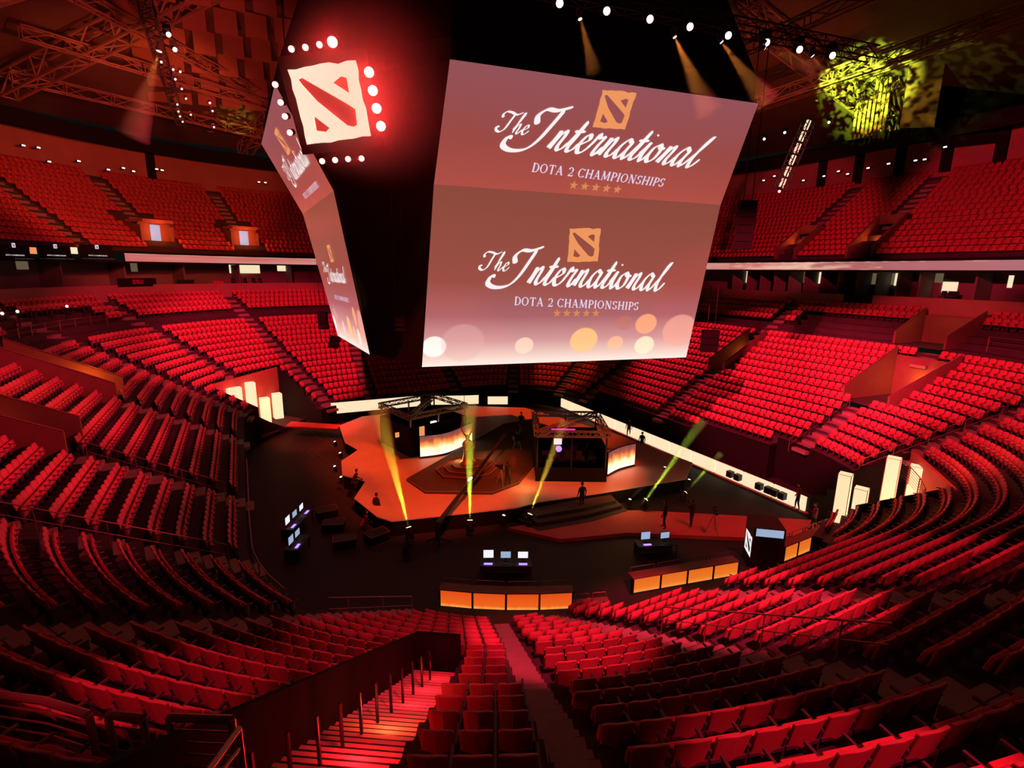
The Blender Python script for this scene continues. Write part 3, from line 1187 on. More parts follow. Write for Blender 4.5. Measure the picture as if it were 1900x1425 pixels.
def ringpts(lv):
    f1, f2, l1, l2 = [A[k] for k in (('fbl', 'fbr', 'lbf', 'lbn') if lv == 'b' else ('fml', 'fmr', 'lmf', 'lmn') if lv == 'm' else ('ftl', 'ftr', 'ltf', 'ltn'))]
    r1, r2, b1, b2 = mirror(l1), mirror(l2), mirror(f1), mirror(f2)
    return [f1, f2, Vector((r1.x, r1.y, f2.z)), Vector((r2.x, r2.y, f2.z)), Vector((b1.x, b1.y, f2.z)), Vector((b2.x, b2.y, f2.z)), l1, l2]


def shrink(ps, t):
    return [p + (Vector((cc.x, cc.y, p.z)) - p).normalized() * t for p in ps]


rb, rm_, rt_ = (shrink(ringpts(l), .22) for l in 'bmt')
top = [Vector((p.x, p.y, 25.2)) for p in rt_]
cap = [Vector((p.x, p.y, 30)).lerp(Vector((cc.x, cc.y, 30)), .12) for p in rt_]
mb = MB()
V8 = [p - OFF for lv in (rb, rm_, rt_, top, cap) for p in lv]
F8 = [tuple(range(8))[::-1], tuple(range(32, 40))]
for r_ in range(4):
    for i in range(8):
        j = (i + 1) % 8
        F8.append((r_ * 8 + i, r_ * 8 + j, r_ * 8 + 8 + j, r_ * 8 + 8 + i))
mb.add(V8, F8)
mb.build('cube_body', M['dark'], cube)
for i in (0, 2, 4, 6):
    mb = MB()
    mb.tube(cap[i] - OFF, cap[i] - OFF + Vector((0, 0, 8)), .05)
    mb.build('hoist_cable', M['black'], cube)


def screen_mat(name, lower):
    stops_u = [(0, (.33, .06, .045)), (.45, (.25, .052, .045)), (1, (.22, .065, .075))]
    stops_l = [(0, (.8, .68, .60)), (.06, (.70, .49, .43)), (.15, (.52, .25, .25)), (.30, (.31, .10, .11)), (.5, (.255, .06, .045)), (1, (.20, .052, .036))]
    m, nt, rp, uv, b = ramp_mat(name, stops_l if lower else stops_u, 'Y', 1.3)
    # bokeh discs
    if lower:
        discs = [(.035, .12, .065, (1, .85, .78), .8), (.13, .14, .12, (.62, .36, .33), .35), (.345, .115, .055, (.95, .66, .48), .6), (.565, .14, .085, (1, .50, .17), .75), (.69, .115, .05, (1, .48, .22), .55),
                 (.80, .24, .07, (.85, .36, .17), .75), (.81, .095, .065, (1, .74, .5), .75), (.71, .25, .05, (.45, .14, .09), .5), (.945, .19, .115, (.75, .34, .25), .65)]
    else:
        discs = [(.5, -.02, .13, (.36, .075, .05), .6), (.03, .1, .06, (.32, .06, .05), .4)]
    src = rp.outputs[0]
    for (u, v, r, c, mix) in discs:
        mp = nt.nodes.new('ShaderNodeMapping')
        mp.inputs['Location'].default_value = (-u * 1.55, -v, 0)
        mp.inputs['Scale'].default_value = (1.55, 1, 0)
        ln = nt.nodes.new('ShaderNodeVectorMath')
        ln.operation = 'LENGTH'
        mr = nt.nodes.new('ShaderNodeMapRange')
        mr.inputs[1].default_value = r * .88
        mr.inputs[2].default_value = r
        mr.inputs[3].default_value = mix
        mr.inputs[4].default_value = 0
        mx = nt.nodes.new('ShaderNodeMix')
        mx.data_type = 'RGBA'
        mx.inputs[7].default_value = (*c, 1)
        nt.links.new(uv.outputs['UV'], mp.inputs[0])
        nt.links.new(mp.outputs[0], ln.inputs[0])
        nt.links.new(ln.outputs['Value'], mr.inputs[0])
        nt.links.new(mr.outputs[0], mx.inputs[0])
        nt.links.new(src, mx.inputs[6])
        src = mx.outputs[2]
    nt.links.new(src, b.inputs['Emission Color'])
    return m


SM_U, SM_L = screen_mat('upper title screen', False), screen_mat('lower title screen', True)
M['sl'], M['su'] = SM_L, SM_U


# ---- lettering -----------------------------------------------------
def catmull(P, n=7):
    out = []
    Q = [P[0]] + list(P) + [P[-1]]
    for i in range(1, len(Q) - 2):
        p0, p1, p2, p3 = (np.array(Q[i + j]) for j in (-1, 0, 1, 2))
        for t in np.linspace(0, 1, n, endpoint=False):
            out.append(.5 * ((2 * p1) + (-p0 + p2) * t + (2 * p0 - 5 * p1 + 4 * p2 - p3) * t * t + (-p0 + 3 * p1 - 3 * p2 + p3) * t ** 3))
    out.append(np.array(P[-1]))
    return out


# cursive strokes, unit = x-height; each glyph: advance, list of strokes
GL = {
    'n': (.95, [[(0, .05), (.18, .5), (.3, .95), (.22, .4), (.15, 0)], [(.17, .1), (.35, .7), (.58, .98), (.62, .75), (.5, .2), (.6, 0), (.8, .12), (.98, .45)]]),
    't': (.55, [[(-.05, .2), (.2, .8), (.45, 1.55), (.3, .8), (.12, .15), (.25, 0), (.45, .15), (.6, .45)], [(.05, 1.02), (.62, 1.08)]]),
    'e': (.68, [[(-.05, .3), (.2, .45), (.5, .7), (.45, .95), (.25, .85), (.1, .4), (.2, .03), (.45, .05), (.75, .45)]]),
    'r': (.66, [[(-.05, .3), (.1, .6), (.25, 1.05), (.35, .88), (.58, .92), (.45, .5), (.38, .1), (.52, 0), (.75, .45)]]),
    'a': (.88, [[(.58, .85), (.38, 1.0), (.1, .6), (.08, .1), (.28, .02), (.55, .5), (.66, .95)], [(.66, .95), (.52, .3), (.6, 0), (.75, .1), (.95, .45)]]),
    'i': (.45, [[(-.05, .35), (.12, .7), (.25, 1.0), (.14, .35), (.2, 0), (.35, .1), (.52, .45)], [(.34, 1.38), (.38, 1.46)]]),
    'o': (.75, [[(.42, .97), (.15, .75), (.08, .25), (.25, 0), (.52, .2), (.6, .7), (.42, .97), (.5, .8), (.8, .8)]]),
    'l': (.6, [[(0, .35), (.3, .9), (.55, 1.5), (.6, 1.75), (.42, 1.4), (.2, .5), (.24, .03), (.45, .08), (.7, .5)]]),
    'h': (.95, [[(0, .3), (.25, .9), (.55, 1.8), (.5, 2.05), (.32, 1.3), (.1, 0)], [(.13, .2), (.32, .75), (.55, .95), (.58, .6), (.5, .1), (.65, 0), (.95, .45)]]),
    'T': (1.15, [[(-.35, 1.35), (-.45, 1.65), (-.2, 1.95), (.3, 1.95), (.9, 1.8), (1.45, 2.1)], [(.75, 1.9), (.55, 1.2), (.3, .3), (-.1, -.05), (-.5, .1), (-.55, .4), (-.3, .45)]]),
    'I': (1.05, [[(-.05, 1.1), (-.2, 1.5), (.1, 1.85), (.65, 1.88), (1.3, 2.15)], [(.95, 1.95), (.75, 1.3), (.4, .35), (-.05, -.18), (-.75, -.32), (-1.25, -.12), (-1.2, .28), (-.95, .32)]]),
}


def write_script(text, size, wd=.15, slant=.28):
    mb = MB()
    x = 0.0
    nib = radians(38)
    for ch in text:
        adv, strokes = GL[ch]
        big = 1.0
        for st in strokes:
            P = catmull(st)
            L_, R_ = [], []
            for i, p in enumerate(P):
                d = (P[min(i + 1, len(P) - 1)] - P[max(i - 1, 0)])
                d = d / (np.linalg.norm(d) + 1e-9)
                ang = atan2(d[1], d[0])
                ww = wd * (.42 + .85 * abs(sin(ang - nib)) ** 1.3) * (1.25 if ch in 'TI' else 1)
                e = min(1, min(i, len(P) - 1 - i) / 2 + .35)
                nrm = np.array([-d[1], d[0]]) * ww * e / 2
                for lst, q in ((L_, p + nrm), (R_, p - nrm)):
                    lst.append(((x + q[0] + q[1] * slant) * size, q[1] * size))
            n = len(P)
            vs = [(q[0], q[1], 0) for q in R_] + [(q[0], q[1], 0) for q in L_]
            mb.add(vs, [(i, i + 1, n + i + 1, n + i) for i in range(n - 1)])
        x += adv * big
    return mb, x * size


TK, TN = .17, .075
CAPS = {   # advance, strokes (x0, y0, x1, y1, width), arcs (cx, cy, rx, ry, from, to), feet (x, y)
    'D': (.86, [(.2, 0, .2, 1, TK), (.1, .965, .42, .965, TN), (.1, .035, .42, .035, TN)], [(.38, .5, .36, .465, -90, 90)], [(.2, 0), (.2, 1)]),
    'O': (.98, [], [(.46, .5, .36, .47, 0, 360)], []),
    'T': (.84, [(.4, 0, .4, 1, TK), (.04, .96, .76, .96, TN), (.06, .96, .06, .78, TN), (.74, .96, .74, .78, TN)], [], [(.4, 0)]),
    'A': (.92, [(.12, 0, .42, 1, TN), (.40, 1, .74, 0, TK), (.22, .34, .62, .34, TN)], [], [(.12, 0), (.76, 0)]),
    '2': (.72, [(.56, .5, .1, .06, TN), (.08, .06, .62, .06, TN * 1.6), (.62, .06, .64, .22, TN)], [(.33, .70, .22, .27, -40, 170)], []),
    'C': (.86, [(.74, .80, .74, .98, TN), (.74, .04, .74, .22, TN)], [(.44, .5, .34, .47, 40, 320)], []),
    'H': (.98, [(.2, 0, .2, 1, TK), (.76, 0, .76, 1, TK), (.2, .52, .76, .52, TN)], [], [(.2, 0), (.2, 1), (.76, 0), (.76, 1)]),
    'M': (1.14, [(.16, 0, .2, 1, TN), (.2, 1, .54, .1, TK), (.54, .1, .88, 1, TN), (.9, 1, .94, 0, TK)], [], [(.16, 0), (.94, 0), (.2, 1), (.9, 1)]),
    'P': (.76, [(.2, 0, .2, 1, TK), (.1, .965, .4, .965, TN), (.2, .46, .4, .46, TN)], [(.38, .71, .26, .25, -90, 90)], [(.2, 0), (.2, 1)]),
    'I': (.42, [(.2, 0, .2, 1, TK)], [], [(.2, 0), (.2, 1)]),
    'N': (.98, [(.18, 0, .18, 1, TN), (.18, 1, .76, .02, TK), (.76, 0, .76, 1, TN)], [], [(.18, 0), (.76, 1), (.14, 1)]),
    'S': (.70, [(.56, .78, .56, .98, TN), (.1, .04, .1, .24, TN)], [(.33, .74, .21, .215, 20, 250), (.33, .27, .23, .235, 70, -170)], []),
    ' ': (.42, [], [], []),
}


def caps_mesh(name, text, m, parent):
    mb = MB()
    x = 0.0
    for ch in text:
        adv, st, arcs, feet = CAPS[ch]
        def q4(x0, y0, x1, y1, w_):
            d = Vector((x1 - x0, y1 - y0)).normalized()
            n_ = Vector((-d.y, d.x)) * w_ / 2
            mb.add([(x + x0 - n_.x, y0 - n_.y, 0), (x + x1 - n_.x, y1 - n_.y, 0), (x + x1 + n_.x, y1 + n_.y, 0), (x + x0 + n_.x, y0 + n_.y, 0)], [(0, 1, 2, 3)])
        for a_ in st:
            q4(*a_)
        for (cx_, cy_, rx, ry, t0, t1) in arcs:
            n_ = 14
            P = []
            for i in range(n_ + 1):
                t = radians(t0 + (t1 - t0) * i / n_)
                w_ = TN + (TK - TN) * abs(cos(t)) ** 1.5
                P.append(((cx_ + (rx - w_ / 2) * cos(t), cy_ + (ry - TN / 2) * sin(t)), (cx_ + (rx + w_ / 2) * cos(t), cy_ + (ry + TN / 2) * sin(t))))
            vs = [(x + p[0][0], p[0][1], 0) for p in P] + [(x + p[1][0], p[1][1], 0) for p in P]
            mb.add(vs, [(i, i + 1, n_ + 2 + i, n_ + 1 + i) for i in range(n_)])
        for fx, fy in feet:
            q4(fx - .13, fy + (.025 if fy == 0 else -.025), fx + .13, fy + (.025 if fy == 0 else -.025), .05)
        x += adv + .04
    o = mb.build(name, m, parent)
    return o


def poly_curve(name, loops, m, parent, depth=.0):
    cu = bpy.data.curves.new(name, 'CURVE')
    cu.dimensions = '2D'
    cu.fill_mode = 'BOTH'
    cu.extrude = depth
    for lp in loops:
        sp = cu.splines.new('POLY')
        sp.points.add(len(lp) - 1)
        for p_, q in zip(sp.points, lp):
            p_.co = (q[0], q[1], 0, 1)
        sp.use_cyclic_u = True
    tmp = bpy.data.objects.new(name, cu)
    me = bpy.data.meshes.new_from_object(tmp)
    bpy.data.objects.remove(tmp)
    me.materials.clear()
    me.materials.append(m)
    o = bpy.data.objects.new(name, me)
    COL.objects.link(o)
    o.parent = parent
    return o


def emblem_loops(s=1.0):
    """torn square tablet with a broad slash and two corner chips"""
    out = []
    rr = random.Random(11)
    cs = [(-.5, -.5), (.5, -.47), (.5, .5), (-.5, .47)]
    for i in range(4):
        a, b = cs[i], cs[(i + 1) % 4]
        for t in np.linspace(0, 1, 9)[:-1]:
            j = rr.uniform(-.018, .018) if t > 0 else 0
            n_ = (b[1] - a[1], -(b[0] - a[0]))
            out.append(((a[0] + (b[0] - a[0]) * t + n_[0] * j) * s, (a[1] + (b[1] - a[1]) * t + n_[1] * j) * s))
    slash = [(-.40, .34), (-.33, .36), (.27, -.03), (.36, -.10), (.34, -.30), (.27, -.33), (.17, -.30), (-.20, .05), (-.36, .27)]
    c1 = [(.10, .26), (.24, .33), (.33, .30), (.32, .10)]
    c2 = [(-.30, -.12), (-.09, -.31), (-.17, -.36), (-.32, -.33)]
    return [out] + [[(x * s, y * s) for x, y in l] for l in (slash, c1, c2)]


def star_pts(r):
    return [(r * (1 if i % 2 == 0 else .42) * cos(pi / 2 + i * pi / 5), r * (1 if i % 2 == 0 else .42) * sin(pi / 2 + i * pi / 5)) for i in range(10)]


def text_mesh(name, body, size, m, parent, align='CENTER', bold=.004, sx=1.0):
    cu = bpy.data.curves.new(name, 'FONT')
    cu.body = body
    cu.size = size
    cu.align_x = align
    cu.offset = bold * size
    cu.space_character = 1.12
    tmp = bpy.data.objects.new(name, cu)
    me = bpy.data.meshes.new_from_object(tmp)
    bpy.data.objects.remove(tmp)
    me.materials.clear()
    me.materials.append(m)
    o = bpy.data.objects.new(name, me)
    COL.objects.link(o)
    o.parent = parent
    o.scale = (sx, 1, 1)
    return o


def panel_frame(bl, br_, tl):
    """matrix whose x runs along the bottom edge and y up the sheet, z out of it"""
    ex = (br_ - bl).normalized()
    n = ex.cross(tl - bl).normalized()
    ey = n.cross(ex)
    return Matrix(((ex.x, ey.x, n.x, 0), (ex.y, ey.y, n.y, 0), (ex.z, ey.z, n.z, 0), (0, 0, 0, 1)))


def title_panel(bl, br_, tr, tl, m, lower, px=None, label=None):
    """one screen sheet with its title art; px = photo anchor points for the art"""
    n = (br_ - bl).cross(tl - bl).normalized()
    mb = MB()
    mb.quad(*[p - OFF for p in (bl, br_, tr, tl)], uv=True)
    back = [p - n * .18 - OFF for p in (bl, br_, tr, tl)]
    fr = [p - OFF - n * .002 for p in (bl, br_, tr, tl)]
    sc = mb.build('screen_panel', M[m], cube)
    mb = MB()
    mb.hexa(back + fr)
    bz = mb.build('screen_housing', M['black'], cube)
    R = panel_frame(bl, br_, tl)
    W = (br_ - bl).length
    # art anchors in sheet coordinates (x along bottom, y up)
    def loc(u, v):
        p = (bl * (1 - u) + br_ * u) * (1 - v) + (tl * (1 - u) + tr * u) * v
        return p + n * .05
    inv = R.inverted()
    art = []

    def place(o, p):
        mw = Matrix.Translation(p - OFF) @ R
        o.matrix_local = mw @ Matrix.Diagonal((o.scale.x, o.scale.y, 1, 1))
        art.append(o)
    return sc, R, n, W, place, loc


def px_on(bl, n, x, y):
    return on_plane(x, y, bl, n) + n * .05


def art_front(bl, br_, tr, tl, m, pts):
    sc, R, n, W, place, loc = title_panel(bl, br_, tr, tl, m, m == 'sl')
    ex = Vector((R[0][0], R[1][0], R[2][0]))
    ey = Vector((R[0][1], R[1][1], R[2][1]))
    nn = n if n.dot(Vector((0, 0, CAM_H)) - bl) > 0 else -n
    g = lambda q: on_plane(q[0], q[1], bl, n) + nn * .05
    # emblem
    c, e1, e2 = g(pts['emb']), g(pts['embl']), g(pts['embr'])
    s = (e2 - e1).length
    o = poly_curve('emblem', emblem_loops(s), M['orange'], sc)
    place(o, c)
    # main title: from the foot of I to the top of l
    b1, b2 = g(pts['i0']), g(pts['i1'])
    mbx, wdt = write_script('International', 1.0, .19)
    o = mbx.build('script_title', M['white'], sc)
    k = (b2 - b1).length / wdt
    d = (b2 - b1)
    rot = atan2(d.dot(ey), d.dot(ex))
    o.matrix_local = Matrix.Translation(b1 - OFF) @ R @ Matrix.Rotation(rot, 4, 'Z') @ Matrix.Diagonal((k, k * pts.get('sy', 1), 1, 1))
    b1, b2 = g(pts['t0']), g(pts['t1'])
    mbx, wdt = write_script('The', 1.0, .18)
    o = mbx.build('script_word', M['white'], sc)
    k = (b2 - b1).length / wdt
    o.matrix_local = Matrix.Translation(b1 - OFF) @ R @ Matrix.Rotation(rot, 4, 'Z') @ Matrix.Diagonal((k, k * pts.get('sy', 1), 1, 1))
    b1, b2 = g(pts['d0']), g(pts['d1'])
    o = caps_mesh('lettering', "DOTA 2 CHAMPIONSHIPS", M['lilac'], sc)
    k = (b2 - b1).length / max(v.co.x for v in o.data.vertices)
    o.matrix_local = Matrix.Translation(b1 - OFF) @ R @ Matrix.Rotation(rot, 4, 'Z') @ Matrix.Diagonal((k, k * 1.02, 1, 1))
    a_, b_ = g(pts['s0']), g(pts['s1'])
    for i in range(5):
        o = poly_curve('star', [star_pts(.26 * (W / 17))], M['star'], sc)
        place(o, a_.lerp(b_, i / 4))


LOW = dict(emb=(1083, 455), embl=(1054, 455), embr=(1111, 455), i0=(945, 524), i1=(1224, 539), t0=(897, 500), t1=(941, 504), d0=(953, 566), d1=(1184, 567), s0=(1033, 581), s1=(1105, 581))
UPP = dict(emb=(1139, 204), embl=(1109, 204), embr=(1171, 206), i0=(978, 270), i1=(1284, 310), t0=(928, 243), t1=(976, 250), d0=(985, 318), d1=(1231, 340), s0=(1064, 343), s1=(1145, 351))
art_front(A['fbl'], A['fbr'], A['fmr'], A['fml'], 'sl', LOW)
art_front(A['fml'], A['fmr'], A['ftr'], A['ftl'], 'su', UPP)


def art_side(bl, br_, tr, tl, m):
    """same title art laid out by sheet proportions on another face"""
    sc, R, n, W, place, loc = title_panel(bl, br_, tr, tl, m, m == 'sl')
    low = m == 'sl'
    k = W / 17.5
    v = (lambda y: y) if not low else (lambda y: y)
    yb = (.665, .47, .335, .30) if low else (.72, .36, .12, .05)
    o = poly_curve('emblem', emblem_loops(1.9 * k), M['orange'], sc)
    place(o, loc(.57, yb[0]))
    mbx, wdt = write_script('International', 1.0, .19)
    o = mbx.build('script_title', M['white'], sc)
    kk = 9.6 * k / wdt
    o.matrix_local = Matrix.Translation(loc(.32, yb[1]) - OFF) @ R @ Matrix.Diagonal((kk, kk, 1, 1))
    mbx, wdt = write_script('The', 1.0, .18)
    o = mbx.build('script_word', M['white'], sc)
    kk = 1.6 * k / wdt
    o.matrix_local = Matrix.Translation(loc(.22, yb[1] + .07) - OFF) @ R @ Matrix.Diagonal((kk, kk, 1, 1))
    o = caps_mesh('lettering', "DOTA 2 CHAMPIONSHIPS", M['lilac'], sc)
    kk = 8 * k / max(q.co.x for q in o.data.vertices)
    o.matrix_local = Matrix.Translation(loc(.34, yb[2]) - OFF) @ R @ Matrix.Diagonal((kk, kk, 1, 1))


art_side(A['lbf'], A['lbn'], A['lmn'], A['lmf'], 'sl')
art_side(A['lmf'], A['lmn'], A['ltn'], A['ltf'], 'su')

# lit emblem sign on the cut corner, with its ring of red lamps
sgn_c = on_plane(615, 188, Vector((6.2, 26.2, 24)), Vector((-.55, -.83, -.12)).normalized())
nS = Vector((-.40, -.86, -.30)).normalized()
P4 = [on_plane(x, y, sgn_c, nS) for x, y in ((568, 266), (692, 258), (655, 110), (537, 127))]
exS = ((P4[1] - P4[0]) + (P4[2] - P4[3])).normalized()
eyS = ((P4[3] - P4[0]) + (P4[2] - P4[1])).normalized()
wS = ((P4[1] - P4[0]).length + (P4[2] - P4[3]).length) / 2
hS = ((P4[3] - P4[0]).length + (P4[2] - P4[1]).length) / 2
eyS = (eyS - exS * exS.dot(eyS)).normalized()
nS2 = exS.cross(eyS)
RS = Matrix(((exS.x, eyS.x, nS2.x, 0), (exS.y, eyS.y, nS2.y, 0), (exS.z, eyS.z, nS2.z, 0), (0, 0, 0, 1)))
cS = (P4[0] + P4[1] + P4[2] + P4[3]) / 4
sign = empty('emblem_sign', cS, 0, 'glowing cream square emblem sign on the dark corner of the hanging cube', 'sign')
sign.matrix_world = Matrix.Translation(cS) @ RS
o = poly_curve('sign_face', [[(x * wS, y * hS) for x, y in l] for l in emblem_loops(1)], M['sign'], sign, .12)
mb = MB()
mb.box((0, 0, -.45), (wS * 1.28, hS * 1.28, .5))
mb.build('sign_box', M['dark'], sign)
mb = MB()
mb.box((0, 0, -.16), (wS * .9, hS * .9, .04))
mb.build('sign_backing', M['redpaint'], sign)
mb = MB()
for sx, sy in ((-.5, .5), (.5, .5), (-.5, -.5), (.5, -.5)):
    mb.tube((sx * wS, sy * hS, -.5), (sx * wS * .9, sy * hS * .9, -3), .06)
mb.build('sign_strut', M['black'], sign)
lamps = [(541, 91), (567, 88), (593, 83), (617, 78), (685, 134), (692, 168), (699, 201), (707, 234), (598, 299), (622, 297), (646, 295), (671, 294), (511, 157), (521, 190), (529, 216), (538, 246)]
lampm = MB()
lampm.tube((0, 0, 0), (0, 0, .06), .13, 12)
lamph = MB()
lamph.tube((0, 0, -.35), (0, 0, 0), .15, 12)
proto = None
for i, (x, y) in enumerate(lamps):
    p = on_plane(x, y, cS - nS2 * .1, nS2)
    side = ('above the emblem sign', 'between emblem sign and big screen', 'below the emblem sign', 'left of the emblem sign')[i // 4]
    if proto is None:
        proto = empty('red_blinder_lamp', p)
        lampm.build('lens', M['redlamp'], proto)
        lamph.build('housing', M['black'], proto)
        r = proto
    else:
        r = copy_tree(proto, p)
    r.rotation_euler = RS.to_euler()
    if i in (3, 4, 5, 6, 7):
        r.scale = (1.7, 1.7, 1.2)
    tag(r, f'bright red lamp {side}, {ordinal(i % 4 + 1)} from {"top" if i // 4 in (1, 3) else "left"}', 'lamp', 'red lamps round the emblem sign')
    l = bpy.data.lights.new('red_blinder_light', 'POINT')
    l.energy = 45 if i not in (3, 4, 5, 6, 7) else 170
    l.color = (1, .015, .015)
    l.shadow_soft_size = .15
    o = bpy.data.objects.new('red_blinder_light', l)
    COL.objects.link(o)
    o.location = p + nS2 * .5


# ------------------------------------------------------------------ stage
STG = [(5.9, 28.1), (6.5, 27.2), (13.7, 25.6), (15.3, 25.7), (19.6, 25.1), (26.5, 24.4), (29.3, 26.5), (28.6, 34), (27.2, 40), (25.5, 46), (20, 49.5), (9.5, 49.8),
       (7.0, 47.6), (6.6, 42.5), (7.2, 40.2), (5.6, 38.2), (5.2, 35.4), (6.4, 33.6), (5.2, 31.2)]
mb = MB()
mb.prism(STG, .94, 1.0)
struct(mb.build('stage_floor', M['stage']))
mb = MB()
inner = [(p[0] + (16.5 - p[0]) * .006, p[1] + (37 - p[1]) * .006) for p in STG]
mb.prism(inner, 0, .935)
struct(mb.build('stage_base_wall', M['dark']))
# thin red walkway from the far tunnel, and the red runway at the front
mb = MB()
mb.prism([(2.6, 49.6), (6.7, 46.8), (7.2, 48.0), (3.2, 51.0)], .86, .96)
struct(mb.build('walkway_floor', M['red_carpet']))
mb = MB()
mb.prism([(12.8, 24.9), (14.9, 22.4), (18.8, 21.3), (24.5, 17.9), (29.3, 15.9), (30.2, 17.5), (25.2, 20.8), (21.5, 23.2), (19.4, 24.2)], .0, .22)
struct(mb.build('runway_floor', M['red_carpet']))
# broad steps from the stage to the runway
stp = empty('stage_steps', (17.2, 24.9, 0), 0, 'three broad dark steps from the orange stage down to the red runway', 'steps')
for i in range(3):
    mb = MB()
    d = .45 * (i + 1)
    mb.prism([(-2.6 - d * .6, .75 - .0), (-2.3 - d * .5, .2 - d), (.6, -.2 - d), (2.9 + d * .4, -.3 - d * .8), (3.1 + d * .5, .35)], .22 if i == 2 else .22, .96 - .24 * (i + 1))
    mb.build('tread', M['dais'], stp)

# dark kite-shaped platform in the middle
DA = [(8.9, 32.4), (9.4, 29.9), (13.2, 27.9), (15.5, 28.6), (18.6, 31.6), (24.6, 41.5), (20.6, 41.2)]
mb = MB()
mb.prism(DA, 1.0, 1.16)
o = struct(mb.build('dais_floor', M['dais']))
mb = MB()
for a_, b_ in zip(DA, DA[1:] + DA[:1]):
    mb.tube((*a_, 1.17), (*b_, 1.17), .035, 4)
mb.build('edge_trim', M['rail'], o)

sp0 = at(868, 872, z=1.16)
ped = empty('statue_plinth', sp0, 0, 'stepped red edged plinth under the statue in the middle of the dark platform', 'plinth')
for i in range(3):
    mb = MB()
    r = 2.3 - .55 * i
    pts = [(r * cos(t), r * sin(t) * .8) for t in np.linspace(0, 2 * pi, 9)[:-1] + pi / 8]
    mb.prism(pts, .18 * i, .18 * (i + 1))
    mb.build('step', M['dais'], ped)
    mb = MB()
    for a_, b_ in zip(pts, pts[1:] + pts[:1]):
        mb.tube((*a_, .18 * (i + 1)), (*b_, .18 * (i + 1)), .02, 4)
    mb.build('step_edge', M['red_carpet'], ped)
st = empty('horned_statue', sp0 + Vector((0, 0, .54)), radians(10), 'bronze robed statue with tall curved horns on the plinth', 'statue')
mb = MB()
prof = [(.62, 0), (.6, .12), (.42, .2), (.36, .5), (.3, .8), (.24, 1.1), (.33, 1.35), (.36, 1.55), (.2, 1.7), (.1, 1.76)]
n = 12
vs = [(r * cos(2 * pi * i / n), r * .8 * sin(2 * pi * i / n), z) for r, z in prof for i in range(n)]
mb.add(vs, [(j * n + i, j * n + (i + 1) % n, (j + 1) * n + (i + 1) % n, (j + 1) * n + i) for j in range(len(prof) - 1) for i in range(n)])
mb.build('robe', M['leaf'], st, smooth=True)
mb = MB()
mb.ball((0, .02, 1.9), .17, 10, 7, 1.2)
mb.build('head', M['leaf'], st, smooth=True)
for sg in (-1, 1):
    mb = MB()
    P = [Vector((sg * (.1 + .42 * sin(t * 1.9)), 0, 1.95 + 1.0 * t)) for t in np.linspace(0, 1.25, 9)]
    for i, (p, q) in enumerate(zip(P, P[1:])):
        mb.tube(p, q, .07 * (1 - i / 9.5), 6, .07 * (1 - (i + 1) / 9.5))
    mb.build('horn', M['leaf'], st, smooth=True)
    mb = MB()
    mb.tube((sg * .33, .05, 1.5), (sg * .42, -.2, 1.1), .09, 6, .07)
    mb.tube((sg * .42, -.2, 1.1), (sg * .12, -.42, 1.15), .07, 6, .05)
    mb.build('arm', M['leaf'], st, smooth=True)


